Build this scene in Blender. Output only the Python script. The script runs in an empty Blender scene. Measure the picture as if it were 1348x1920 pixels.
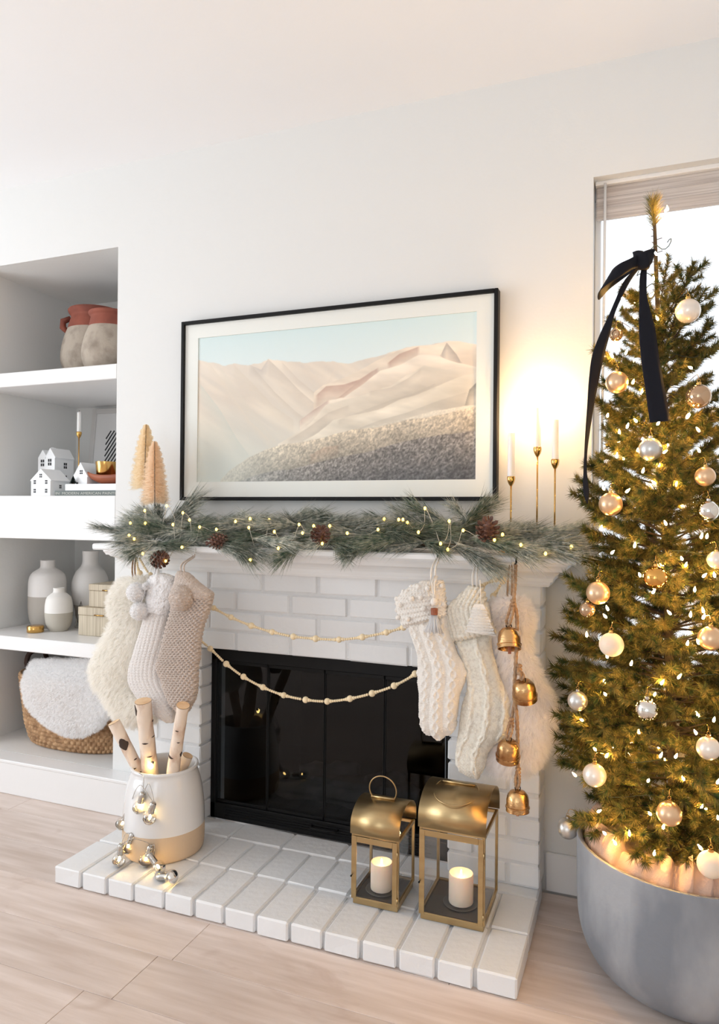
import bpy, math, random
import numpy as np
from mathutils import Matrix, Vector

sc = bpy.context.scene
COL = sc.collection
# ---------------------------------------------------------------- camera
def cam_axes(yaw, pitch, roll):
    F = np.array([math.sin(yaw)*math.cos(pitch), math.cos(yaw)*math.cos(pitch), -math.sin(pitch)])
    rt = np.array([math.cos(yaw), -math.sin(yaw), 0.0])
    up = np.cross(rt, F)
    return rt*math.cos(roll)+up*math.sin(roll), -rt*math.sin(roll)+up*math.cos(roll), F
cd = bpy.data.cameras.new('camera')
cam = bpy.data.objects.new('camera', cd)
COL.objects.link(cam)
R_, U_, F_ = cam_axes(-0.3710, -0.004, 0.0092)
cam.matrix_world = Matrix(((R_[0], U_[0], -F_[0], 1.7862), (R_[1], U_[1], -F_[1], -2.4056), (R_[2], U_[2], -F_[2], 1.2347), (0, 0, 0, 1)))
cd.sensor_fit = 'VERTICAL'
cd.sensor_height = 36.0
cd.lens = 1319.3*36.0/1920.0
cd.clip_start = 0.05
sc.camera = cam
# ---------------------------------------------------------------- sky, daylight, exposure
w = bpy.data.worlds.new('sky'); sc.world = w; w.use_nodes = True
bg = w.node_tree.nodes['Background']
bg.inputs[0].default_value = (0.90, 0.95, 1.0, 1)
bg.inputs[1].default_value = 1.5
def area(name, loc, rot, sx, sy, power, color):
    l = bpy.data.lights.new(name, 'AREA'); l.shape = 'RECTANGLE'; l.size = sx; l.size_y = sy
    l.energy = power; l.color = color
    o = bpy.data.objects.new(name, l); o.location = loc; o.rotation_euler = rot; COL.objects.link(o)
    return o
# daylight through the big windows on the left and behind the camera
area('daylight_left', (-3.05, -2.5, 1.25), (0, math.radians(-122), 0), 2.3, 2.6, 106, (0.90, 0.955, 1.0))
area('daylight_behind', (.98, -5.35, 1.35), (math.radians(116), 0, 0), 1.2, 2.1, 20, (0.91, 0.96, 1.0))
vs = sc.view_settings
vs.view_transform = 'Standard'; vs.look = 'None'; vs.exposure = -0.09; vs.gamma = 1.0; vs.use_curve_mapping = False
sc.cycles.use_denoising = True
sc.cycles.max_bounces = 14
sc.cycles.diffuse_bounces = 8
sc.cycles.transmission_bounces = 10
sc.cycles.transparent_max_bounces = 24
sc.cycles.caustics_reflective = False
sc.cycles.caustics_refractive = False
rng = np.random.default_rng(7)
random.seed(7)
PI = math.pi
# ---------------------------------------------------------------- materials
def lin(c):
    return tuple(((x/12.92) if x <= 0.04045 else ((x+0.055)/1.055)**2.4) for x in c)
def srgb(r, g, b):
    return lin((r/255.0, g/255.0, b/255.0))
MATS = {}
def mat(name, col, rough=0.5, metal=0.0, col2=None, nscale=8.0, stretch=(1, 1, 1), bump=0.0, bscale=60.0, rnd=0.0, coat=0.0, sss=0.0, emit=None, estr=0.0, detail=4.0, lo=0.35, hi=0.65, spec=0.5, sheen=0.0, coords='Object', bstretch=None):
    m = bpy.data.materials.new(name); m.use_nodes = True
    nt = m.node_tree; N = nt.nodes; L = nt.links
    p = N['Principled BSDF']
    p.inputs['Base Color'].default_value = (*col, 1)
    p.inputs['Roughness'].default_value = rough
    p.inputs['Metallic'].default_value = metal
    p.inputs['Specular IOR Level'].default_value = spec
    p.inputs['Coat Weight'].default_value = coat
    p.inputs['Sheen Weight'].default_value = sheen
    if sss:
        p.inputs['Subsurface Weight'].default_value = sss
        p.inputs['Subsurface Radius'].default_value = (0.02, 0.012, 0.007)
        p.inputs['Subsurface Scale'].default_value = 1.0
    if emit:
        p.inputs['Emission Color'].default_value = (*emit, 1)
        p.inputs['Emission Strength'].default_value = estr
    tc = N.new('ShaderNodeTexCoord')
    out = None
    if col2 is not None:
        mp = N.new('ShaderNodeMapping'); mp.inputs['Scale'].default_value = stretch
        L.new(tc.outputs[coords], mp.inputs[0])
        no = N.new('ShaderNodeTexNoise'); no.inputs['Scale'].default_value = nscale; no.inputs['Detail'].default_value = detail
        L.new(mp.outputs[0], no.inputs['Vector'])
        cr = N.new('ShaderNodeValToRGB')
        cr.color_ramp.elements[0].position = lo; cr.color_ramp.elements[1].position = hi
        cr.color_ramp.elements[0].color = (*col, 1); cr.color_ramp.elements[1].color = (*col2, 1)
        L.new(no.outputs[0], cr.inputs[0]); out = cr.outputs[0]
        L.new(out, p.inputs['Base Color'])
    if rnd:
        oi = N.new('ShaderNodeObjectInfo')
        hs = N.new('ShaderNodeHueSaturation')
        mr = N.new('ShaderNodeMapRange'); mr.inputs[3].default_value = 1-rnd; mr.inputs[4].default_value = 1+rnd
        L.new(oi.outputs['Random'], mr.inputs[0]); L.new(mr.outputs[0], hs.inputs['Value'])
        if out: L.new(out, hs.inputs['Color'])
        else: hs.inputs['Color'].default_value = (*col, 1)
        L.new(hs.outputs[0], p.inputs['Base Color'])
    if bump:
        n2 = N.new('ShaderNodeTexNoise'); n2.inputs['Scale'].default_value = bscale; n2.inputs['Detail'].default_value = 3
        if bstretch:
            m2 = N.new('ShaderNodeMapping'); m2.inputs['Scale'].default_value = bstretch
            L.new(tc.outputs[coords], m2.inputs[0]); L.new(m2.outputs[0], n2.inputs['Vector'])
        else:
            L.new(tc.outputs[coords], n2.inputs['Vector'])
        b = N.new('ShaderNodeBump'); b.inputs['Strength'].default_value = bump; b.inputs['Distance'].default_value = 0.01
        L.new(n2.outputs[0], b.inputs['Height']); L.new(b.outputs[0], p.inputs['Normal'])
    MATS[name] = m
    return m
def thin_glass(name, tint=(1, 1, 1), ior=1.5, rough=0.0):
    m = bpy.data.materials.new(name); m.use_nodes = True
    nt = m.node_tree; N = nt.nodes; L = nt.links
    for n in list(N):
        if n.type == 'BSDF_PRINCIPLED': N.remove(n)
    t = N.new('ShaderNodeBsdfTransparent'); t.inputs[0].default_value = (*tint, 1)
    g = N.new('ShaderNodeBsdfGlossy'); g.inputs['Roughness'].default_value = rough; g.inputs[0].default_value = (1, 1, 1, 1)
    fr = N.new('ShaderNodeFresnel'); fr.inputs[0].default_value = ior
    mx = N.new('ShaderNodeMixShader')
    ge = N.new('ShaderNodeNewGeometry'); iv = N.new('ShaderNodeMath'); iv.operation = 'SUBTRACT'; iv.inputs[0].default_value = 1.0
    mu = N.new('ShaderNodeMath'); mu.operation = 'MULTIPLY'
    L.new(ge.outputs['Backfacing'], iv.inputs[1]); L.new(iv.outputs[0], mu.inputs[0]); L.new(fr.outputs[0], mu.inputs[1])   # a sheet reflects once, from its near face
    L.new(mu.outputs[0], mx.inputs[0]); L.new(t.outputs[0], mx.inputs[1]); L.new(g.outputs[0], mx.inputs[2])
    L.new(mx.outputs[0], N['Material Output'].inputs[0])
    MATS[name] = m
    return m
def emis(name, col, s):
    m = bpy.data.materials.new(name); m.use_nodes = True
    N = m.node_tree.nodes; L = m.node_tree.links
    for n in list(N):
        if n.type == 'BSDF_PRINCIPLED': N.remove(n)
    e = N.new('ShaderNodeEmission'); e.inputs[0].default_value = (*col, 1); e.inputs[1].default_value = s
    L.new(e.outputs[0], N['Material Output'].inputs[0])
    return m
def fibre(name, col, trans=0.45, col2=None, rnd=0.0):
    m = bpy.data.materials.new(name); m.use_nodes = True       # thin fibres pass part of the light on
    nt = m.node_tree; N = nt.nodes; L = nt.links
    for n in list(N):
        if n.type == 'BSDF_PRINCIPLED': N.remove(n)
    d = N.new('ShaderNodeBsdfDiffuse'); t = N.new('ShaderNodeBsdfTranslucent'); mx = N.new('ShaderNodeMixShader'); mx.inputs[0].default_value = trans
    d.inputs[0].default_value = (*col, 1); t.inputs[0].default_value = (*col, 1)
    src = None
    if col2 is not None:
        tc = N.new('ShaderNodeTexCoord'); no = N.new('ShaderNodeTexNoise'); no.inputs['Scale'].default_value = 13; no.inputs['Detail'].default_value = 4
        L.new(tc.outputs['Object'], no.inputs['Vector'])
        cr = N.new('ShaderNodeValToRGB'); cr.color_ramp.elements[0].position = .38; cr.color_ramp.elements[1].position = .68
        cr.color_ramp.elements[0].color = (*col, 1); cr.color_ramp.elements[1].color = (*col2, 1)
        L.new(no.outputs[0], cr.inputs[0]); src = cr.outputs[0]
    if rnd:
        oi = N.new('ShaderNodeObjectInfo'); hs = N.new('ShaderNodeHueSaturation'); mr = N.new('ShaderNodeMapRange')
        mr.inputs[3].default_value = 1-rnd; mr.inputs[4].default_value = 1+rnd
        L.new(oi.outputs['Random'], mr.inputs[0]); L.new(mr.outputs[0], hs.inputs['Value'])
        if src: L.new(src, hs.inputs['Color'])
        else: hs.inputs['Color'].default_value = (*col, 1)
        src = hs.outputs[0]
    if src: L.new(src, d.inputs[0]); L.new(src, t.inputs[0])
    L.new(d.outputs[0], mx.inputs[1]); L.new(t.outputs[0], mx.inputs[2]); L.new(mx.outputs[0], N['Material Output'].inputs[0])
    MATS[name] = m
    return m
def wood_floor():
    m = mat('oak_floor', srgb(198, 180, 168), 0.38, col2=srgb(224, 210, 202), nscale=2.2, stretch=(1.2, 14, 14), rnd=0.05, bump=0.06, bscale=10, bstretch=(2, 40, 40), lo=0.3, hi=0.7)
    nt = m.node_tree; N = nt.nodes; L = nt.links
    p = N['Principled BSDF']
    src = p.inputs['Base Color'].links[0].from_socket
    tc = N.new('ShaderNodeTexCoord'); mp = N.new('ShaderNodeMapping'); mp.inputs['Scale'].default_value = (3.5, 9, 9)
    oi = N.new('ShaderNodeObjectInfo'); va = N.new('ShaderNodeVectorMath'); va.operation = 'ADD'
    L.new(tc.outputs['Object'], va.inputs[0]); L.new(oi.outputs['Location'], va.inputs[1]); L.new(va.outputs[0], mp.inputs[0])
    no = N.new('ShaderNodeTexNoise'); no.inputs['Scale'].default_value = 1.0; no.inputs['Detail'].default_value = 5; no.inputs['Distortion'].default_value = 1.2
    L.new(mp.outputs[0], no.inputs['Vector'])
    cr = N.new('ShaderNodeValToRGB'); cr.color_ramp.elements[0].position = 0.62; cr.color_ramp.elements[1].position = 0.78
    cr.color_ramp.elements[0].color = (0, 0, 0, 1); cr.color_ramp.elements[1].color = (0.45, 0.45, 0.45, 1)
    L.new(no.outputs[0], cr.inputs[0])
    mx = N.new('ShaderNodeMix'); mx.data_type = 'RGBA'
    L.new(cr.outputs[0], mx.inputs[0]); L.new(src, mx.inputs[6]); mx.inputs[7].default_value = (*srgb(168, 138, 120), 1)
    L.new(mx.outputs[2], p.inputs['Base Color'])
    return m
M_wall = mat('wall_paint', (0.745, 0.75, 0.74), 0.65, bump=0.05, bscale=90)
M_ceil = mat('ceiling_paint', (0.89, 0.90, 0.92), 0.8, bump=0.04, bscale=60)
M_trim = mat('white_gloss_paint', (0.82, 0.82, 0.82), 0.35, bump=0.02, bscale=20)
M_brick = mat('painted_brick', (0.80, 0.81, 0.82), 0.42, bump=0.2, bscale=45, rnd=0.025)
M_mortar = mat('painted_mortar', (0.70, 0.71, 0.72), 0.7, bump=0.4, bscale=70)
M_floor = wood_floor()
M_black = mat('black_metal', (0.003, 0.003, 0.0035), 0.5, spec=.25)
M_firebox = mat('firebox_soot', (0.012, 0.012, 0.012), 0.9)
M_log = mat('ceramic_log', (0.42, 0.41, 0.40), 0.9, col2=(0.12, 0.12, 0.12), nscale=14, bump=0.5, bscale=25)
M_glass = thin_glass('clear_glass')
M_fireglass = thin_glass('smoked_fire_glass', (0.38, 0.39, 0.40), 1.34)
M_brass = mat('antique_brass', srgb(176, 150, 108), 0.34, 1.0, col2=srgb(192, 168, 126), nscale=3, stretch=(1, 9, 9), bump=0.05, bscale=40, bstretch=(1, 30, 30))
M_gold = mat('polished_gold', srgb(214, 168, 98), 0.18, 1.0)
M_bell = mat('hammered_brass', srgb(208, 168, 118), 0.27, 1.0, col2=srgb(132, 84, 48), nscale=16, bump=0.3, bscale=50, lo=.46, hi=.70)
M_rope = mat('jute_rope', srgb(150, 118, 90), 0.9, col2=srgb(176, 146, 116), nscale=90, bump=0.6, bscale=220)
M_cream = fibre('cream_fur', (0.99, 0.972, 0.935), .5)
M_whitefur = fibre('white_fur', (0.985, 0.965, 0.955), .5)
M_throwfur = fibre('white_throw_fur', (0.985, 0.985, 0.988), .5)
M_yarnw = fibre('white_yarn', (0.95, 0.945, 0.945), .5)
M_yarnt = fibre('taupe_yarn', srgb(214, 198, 186), .5)
M_pale = mat('pale_grey_knit', srgb(226, 220, 216), 0.9, bump=0.5, bscale=260, sheen=0.2)
M_palecuff = mat('white_boucle_knit', srgb(238, 236, 236), 0.95, bump=0.9, bscale=150, sheen=0.3)
M_taupe = mat('taupe_knit', srgb(196, 180, 168), 0.9, bump=0.6, bscale=260, col2=srgb(210, 196, 186), nscale=120, sheen=0.2)
M_oat = mat('oatmeal_knit', srgb(236, 230, 222), 0.9, bump=0.5, bscale=300, sheen=0.2)
M_oat2 = mat('flecked_cream_knit', srgb(236, 231, 218), 0.9, bump=0.5, bscale=300, col2=srgb(216, 208, 194), nscale=110, lo=0.45, hi=0.7, sheen=0.2)
M_bead = mat('raw_wood_bead', srgb(238, 218, 180), 0.55, rnd=0.05)
M_leather = mat('copper_wrap', srgb(150, 88, 62), 0.5, bump=0.3, bscale=200)
M_needle_frost = fibre('frosted_pine', srgb(118, 130, 122), .3, srgb(218, 216, 206), .25)
M_needle_green = fibre('pine_green', srgb(78, 98, 84), .3, srgb(166, 168, 152), .25)
M_stem = mat('brown_stem', srgb(84, 66, 52), 0.8)
M_cone = mat('pinecone_brown', srgb(78, 48, 38), 0.6, col2=srgb(120, 88, 76), nscale=40)
M_bottle = fibre('bottlebrush_sisal', (0.97, 0.87, 0.69), .6)
M_bottle2 = fibre('bottlebrush_peach', (0.96, 0.83, 0.67), .6)
M_wire = mat('dark_wire', srgb(70, 66, 62), 0.5)
M_wax = mat('ivory_wax', srgb(236, 220, 202), 0.5, sss=0.4)
M_taper = mat('white_taper_wax', srgb(246, 244, 242), 0.45, sss=0.3)
M_stoneware = mat('white_glaze', srgb(226, 226, 226), 0.16, coat=0.5, bump=0.01, bscale=6)
M_stoneraw = mat('raw_stoneware', srgb(206, 182, 154), 0.7, bump=0.1, bscale=80)
M_bark = mat('birch_bark', srgb(232, 216, 200), 0.8, col2=srgb(186, 146, 118), nscale=9, stretch=(2.2, 2.2, 1.1), bump=0.5, bscale=30, lo=0.48, hi=0.72, detail=6)
M_barkdark = mat('birch_knot', srgb(66, 52, 46), 0.9)
M_cut = mat('cut_wood', srgb(236, 206, 168), 0.8, col2=srgb(216, 176, 134), nscale=20)
M_silver = mat('silver_metal', srgb(190, 186, 180), 0.25, 1.0)
M_bulbglass = thin_glass('bulb_glass', (0.93, 0.91, 0.88), 2.1)
M_bulbrefl = mat('bulb_reflection', srgb(226, 222, 216), 0.06, 1.0)  # mirror surface standing for reflections in the clear globe bulbs
M_terra = mat('terracotta', srgb(152, 84, 66), 0.8, col2=srgb(122, 66, 54), nscale=9, bump=0.15, bscale=40)
M_chalk = mat('chalky_clay', srgb(176, 164, 150), 0.9, col2=srgb(124, 112, 100), nscale=14, bump=0.35, bscale=40, lo=0.45, hi=0.78)
M_porcelain = mat('white_porcelain', srgb(238, 240, 242), 0.4)
M_dark = mat('dark_void', (0.03, 0.03, 0.035), 0.8)
M_vwhite = mat('speckled_white_glaze', srgb(224, 222, 220), 0.5, bump=0.12, bscale=50)
M_vwhite2 = mat('matte_white_glaze', srgb(238, 236, 232), 0.6, bump=0.06, bscale=50)
M_vgrey = mat('grey_stoneware', srgb(176, 170, 162), 0.75, bump=0.08, bscale=70)
M_vgrey2 = mat('warm_grey_stoneware', srgb(190, 184, 172), 0.75, bump=0.08, bscale=70)
M_box = mat('silk_striped_box', srgb(206, 194, 172), 0.6, col2=srgb(176, 162, 140), nscale=5, stretch=(24, 24, 0.6), lo=0.35, hi=0.7)
M_paper = mat('book_pages', srgb(236, 236, 234), 0.7)
M_bookgrey = mat('grey_book_cloth', srgb(120, 128, 126), 0.7)
M_letter = mat('pale_lettering', srgb(206, 206, 198), 0.6)
M_frame = mat('pale_grey_frame', srgb(206, 204, 202), 0.5)
M_artpaper = mat('art_paper', srgb(226, 226, 226), 0.8)
M_ink = mat('black_ink', srgb(54, 54, 56), 0.8)
M_bowl = mat('terracotta_wood_bowl', srgb(166, 92, 56), 0.5, col2=srgb(138, 70, 42), nscale=5, stretch=(1, 4, 4))
M_mint = mat('mini_tree_green', srgb(30, 44, 40), 0.9)
M_wicker = mat('seagrass', srgb(198, 160, 120), 0.75, col2=srgb(146, 110, 76), nscale=30, bump=0.4, bscale=120)
M_brownleather = mat('dark_brown_leather', srgb(62, 38, 28), 0.6)
M_concrete = mat('grey_concrete', srgb(122, 127, 135), 0.7, col2=srgb(160, 163, 168), nscale=5, stretch=(1.3, 1.3, 0.5), bump=0.2, bscale=24, detail=9, lo=.38, hi=.62)
M_burlap = mat('blush_linen', srgb(196, 168, 152), 0.9, bump=0.25, bscale=200)
M_tree_n = fibre('fir_needles', srgb(62, 80, 50), .3, srgb(146, 128, 76), .30)
M_tree_w = mat('fir_twig', srgb(62, 50, 36), 0.85)
M_ribbon = mat('navy_velvet', srgb(20, 21, 30), 0.7, spec=.2)
M_blind = mat('woven_blind', srgb(206, 200, 196), 0.8, col2=srgb(180, 172, 168), nscale=3, stretch=(0.8, 1, 70), lo=0.4, hi=0.6, bump=0.2, bscale=20, bstretch=(1, 1, 60))
M_orn = {
    'pearl': mat('pearl_glass', srgb(238, 226, 212), 0.28, 0.35, coat=0.6),
    'champagne': mat('matte_champagne', srgb(226, 190, 152), 0.30, 0.75),
    'silver': mat('matte_silver', srgb(206, 204, 200), 0.30, 0.85),
    'gold': mat('shiny_gold', srgb(226, 170, 92), 0.10, 1.0),
    'frosted': mat('frosted_blush_glass', srgb(240, 222, 200), 0.5, 0.0, sss=0.3),
    'mirror': mat('mirror_silver', srgb(226, 222, 214), 0.05, 1.0),
    'clear': mat('smoky_champagne', srgb(190, 160, 130), 0.08, 0.8),
}
M_fairy = emis('warm_fairy_bulb', (1.0, 0.62, 0.10), 9.0)
M_treebulb = emis('warm_tree_bulb', (1.0, 0.54, 0.13), 470.0)
M_filament = emis('bulb_filament', (1.0, 0.66, 0.22), 62.0)
M_flame = emis('candle_flame', (1.0, 0.72, 0.34), 60.0)
M_led = emis('candle_glow_tip', (1.0, 0.74, 0.40), 25.0)
# ---------------------------------------------------------------- mesh helpers
def mesh_np(name, V, F, smooth=False):
    V = np.asarray(V, dtype=np.float32); F = np.asarray(F, dtype=np.int32)
    me = bpy.data.meshes.new(name)
    k = F.shape[1]
    me.vertices.add(len(V)); me.vertices.foreach_set('co', V.ravel())
    me.loops.add(F.size); me.loops.foreach_set('vertex_index', F.ravel())
    me.polygons.add(len(F)); me.polygons.foreach_set('loop_start', np.arange(0, F.size, k, dtype=np.int32))
    try: me.polygons.foreach_set('loop_total', np.full(len(F), k, dtype=np.int32))
    except Exception: pass
    if smooth: me.polygons.foreach_set('use_smooth', np.ones(len(F), dtype=bool))
    me.update(calc_edges=True); me.validate()
    return me
def world_off(p):
    o = Vector((0, 0, 0))
    while p is not None:
        o += p.location; p = p.parent
    return o
def link(name, me, m, parent=None, loc=(0, 0, 0)):
    o = bpy.data.objects.new(name, me)
    if m is not None and not me.materials: me.materials.append(m)
    o.location = loc
    if parent is not None: o.parent = parent
    COL.objects.link(o)
    return o
def tag(o, label=None, cat=None, group=None, kind=None):
    if label: o['label'] = label
    if cat: o['category'] = cat
    if group: o['group'] = group
    if kind: o['kind'] = kind
    return o
def thing(name, label, cat, loc=(0, 0, 0), group=None, rotz=0.0):
    o = bpy.data.objects.new(name, None); o.empty_display_size = 0.05
    o.location = loc; o.rotation_euler = (0, 0, rotz)
    COL.objects.link(o)
    return tag(o, label, cat, group)
class MB:
    def __init__(s): s.v = []; s.f = []
    def add(s, V, F):
        b = len(s.v); s.v += [tuple(map(float, x)) for x in V]; s.f += [tuple(int(i)+b for i in x) for x in F]; return s
    def box(s, x0, x1, y0, y1, z0, z1, b=0.0):
        if b <= 0:
            V = [(x, y, z) for x in (x0, x1) for y in (y0, y1) for z in (z0, z1)]
            return s.add(V, [(0, 1, 3, 2), (4, 6, 7, 5), (0, 4, 5, 1), (2, 3, 7, 6), (0, 2, 6, 4), (1, 5, 7, 3)])
        V = []; F = []; ix = {}
        X = (x0, x1); Y = (y0, y1); Z = (z0, z1)
        for i in (0, 1):
            for j in (0, 1):
                for k in (0, 1):
                    sx, sy, sz = (1-2*i), (1-2*j), (1-2*k)
                    for a, p in enumerate(((X[i], Y[j]+sy*b, Z[k]+sz*b), (X[i]+sx*b, Y[j], Z[k]+sz*b), (X[i]+sx*b, Y[j]+sy*b, Z[k]))):
                        ix[(i, j, k, a)] = len(V); V.append(p)
        q = ix
        for i in (0, 1):
            f = [q[(i, 0, 0, 0)], q[(i, 1, 0, 0)], q[(i, 1, 1, 0)], q[(i, 0, 1, 0)]]; F.append(f if i else f[::-1])
            f = [q[(0, i, 0, 1)], q[(1, i, 0, 1)], q[(1, i, 1, 1)], q[(0, i, 1, 1)]]; F.append(f[::-1] if i else f)
            f = [q[(0, 0, i, 2)], q[(1, 0, i, 2)], q[(1, 1, i, 2)], q[(0, 1, i, 2)]]; F.append(f if i else f[::-1])
        for i in (0, 1):
            for j in (0, 1):
                F.append([q[(i, j, 0, 0)], q[(i, j, 1, 0)], q[(i, j, 1, 1)], q[(i, j, 0, 1)]])
                F.append([q[(i, 0, j, 0)], q[(i, 1, j, 0)], q[(i, 1, j, 2)], q[(i, 0, j, 2)]])
                F.append([q[(0, i, j, 1)], q[(1, i, j, 1)], q[(1, i, j, 2)], q[(0, i, j, 2)]])
        for i in (0, 1):
            for j in (0, 1):
                for k in (0, 1):
                    F.append([q[(i, j, k, 0)], q[(i, j, k, 1)], q[(i, j, k, 2)]])
        return s.add(V, F)
    def grid(s, G, closed_u=False, cap0=False, cap1=False):
        nr, nc = G.shape[:2]; F = []
        m = nc if closed_u else nc-1
        for i in range(nr-1):
            for j in range(m):
                F.append((i*nc+j, i*nc+(j+1) % nc, (i+1)*nc+(j+1) % nc, (i+1)*nc+j))
        if cap0: F.append(tuple(range(nc))[::-1])
        if cap1: F.append(tuple((nr-1)*nc+j for j in range(nc)))
        return s.add(G.reshape(-1, 3), F)
    def lathe(s, prof, n=32, c=(0, 0, 0), sx=1.0, sy=1.0, cap0=True, cap1=True):
        a = np.arange(n)*2*PI/n
        G = np.array([[(c[0]+r*sx*math.cos(t), c[1]+r*sy*math.sin(t), c[2]+z) for t in a] for r, z in prof])
        return s.grid(G, True, cap0, cap1)
    def sph(s, c, r, nu=16, nv=10, sz=1.0):
        prof = [(max(1e-5, r*math.sin(PI*k/nv)), -r*sz*math.cos(PI*k/nv)) for k in range(nv+1)]
        prof[0] = (r*0.02, -r*sz); prof[-1] = (r*0.02, r*sz)
        return s.lathe(prof, nu, c)
    def tube(s, pts, r, n=8, closed=False, caps=True):
        P = np.array(pts, float); k = len(P)
        rr = np.full(k, r, float) if np.isscalar(r) else np.array(r, float)
        T = np.zeros_like(P)
        for i in range(k):
            a = P[(i-1) % k] if (closed or i > 0) else P[i]; b = P[(i+1) % k] if (closed or i < k-1) else P[i]
            T[i] = b-a; T[i] /= (np.linalg.norm(T[i])+1e-12)
        up = np.array([0, 0, 1.0]) if abs(T[0][2]) < 0.9 else np.array([1.0, 0, 0])
        nn = np.cross(T[0], up); nn /= np.linalg.norm(nn)
        G = []
        for i in range(k):
            nn = nn-T[i]*np.dot(nn, T[i]); nn /= (np.linalg.norm(nn)+1e-12); bb = np.cross(T[i], nn)
            G.append([P[i]+rr[i]*(math.cos(t)*nn+math.sin(t)*bb) for t in np.arange(n)*2*PI/n])
        if closed: G.append(G[0])
        return s.grid(np.array(G), True, caps and not closed, caps and not closed)
    def prism(s, poly, y0, y1):
        n = len(poly)
        V = [(x, y0, z) for x, z in poly]+[(x, y1, z) for x, z in poly]
        F = [tuple(range(n)), tuple(range(2*n-1, n-1, -1))]+[(i, n+i, n+(i+1) % n, (i+1) % n) for i in range(n)]
        return s.add(V, F)
    def rot(s, M, c=(0, 0, 0)):
        c = Vector(c); s.v = [tuple(M @ (Vector(v)-c)+c) for v in s.v]; return s
    def mesh(s, name, off=(0, 0, 0), smooth=False):
        me = bpy.data.meshes.new(name)
        me.from_pydata([(v[0]-off[0], v[1]-off[1], v[2]-off[2]) for v in s.v], [], s.f)
        if smooth:
            me.polygons.foreach_set('use_smooth', np.ones(len(me.polygons), dtype=bool))
        me.update()
        return me
    # coordinates are world coordinates; the parent's location is taken off
    def build(s, name, m, parent=None, smooth=False, loc=None):
        off = world_off(parent) if parent is not None else Vector((0, 0, 0))
        if parent is None and loc is not None: off = Vector(loc)
        o = link(name, s.mesh(name, off, smooth), m, parent, loc if (parent is None and loc is not None) else (0, 0, 0))
        return o
def autosmooth(o, ang=0.7):
    me = o.data
    try:
        me.polygons.foreach_set('use_smooth', np.ones(len(me.polygons), dtype=bool))
        me.set_sharp_from_angle(angle=ang)
    except Exception: pass
    return o
def crom(P, n):
    P = np.array(P, float); k = len(P)
    d = np.r_[0, np.cumsum(np.maximum(1e-6, np.linalg.norm(np.diff(P[:, :min(3, P.shape[1])], axis=0), axis=1)))]
    t = np.linspace(0, d[-1], n); out = np.zeros((n, P.shape[1]))
    i = np.clip(np.searchsorted(d, t, side='right')-1, 0, k-2)
    Tn = np.zeros_like(P)
    for j in range(k):
        a, b = max(0, j-1), min(k-1, j+1); Tn[j] = (P[b]-P[a])/(d[b]-d[a])
    h = (d[i+1]-d[i])[:, None]; u = ((t-d[i])[:, None])/h
    out = (2*u**3-3*u**2+1)*P[i]+(u**3-2*u**2+u)*h*Tn[i]+(-2*u**3+3*u**2)*P[i+1]+(u**3-u**2)*h*Tn[i+1]
    return out
def normals(G, closed=True):
    if closed: du = np.roll(G, -1, 1)-np.roll(G, 1, 1)
    else: du = np.gradient(G, axis=1)
    dv = np.gradient(G, axis=0)
    n = np.cross(du, dv); n /= (np.linalg.norm(n, axis=2, keepdims=True)+1e-9)
    return n
def vnoise(x, y, seed=0):
    xi = np.floor(x).astype(int); yi = np.floor(y).astype(int); xf = x-xi; yf = y-yi
    def hsh(a, b):
        h = (a*374761393+b*668265263+seed*1274126177) & 0x7fffffff
        h = ((h ^ (h >> 13))*1274126177) & 0x7fffffff
        return ((h ^ (h >> 16)) & 0xffff)/65535.0
    u = xf*xf*(3-2*xf); v = yf*yf*(3-2*yf)
    return (hsh(xi, yi)*(1-u)+hsh(xi+1, yi)*u)*(1-v)+(hsh(xi, yi+1)*(1-u)+hsh(xi+1, yi+1)*u)*v
def fbm(x, y, o=4, seed=0):
    s = 0; a = 0.5
    for k in range(o):
        s = s+a*vnoise(x*2**k, y*2**k, seed+k); a *= 0.5
    return s/(1-0.5**o)
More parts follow.
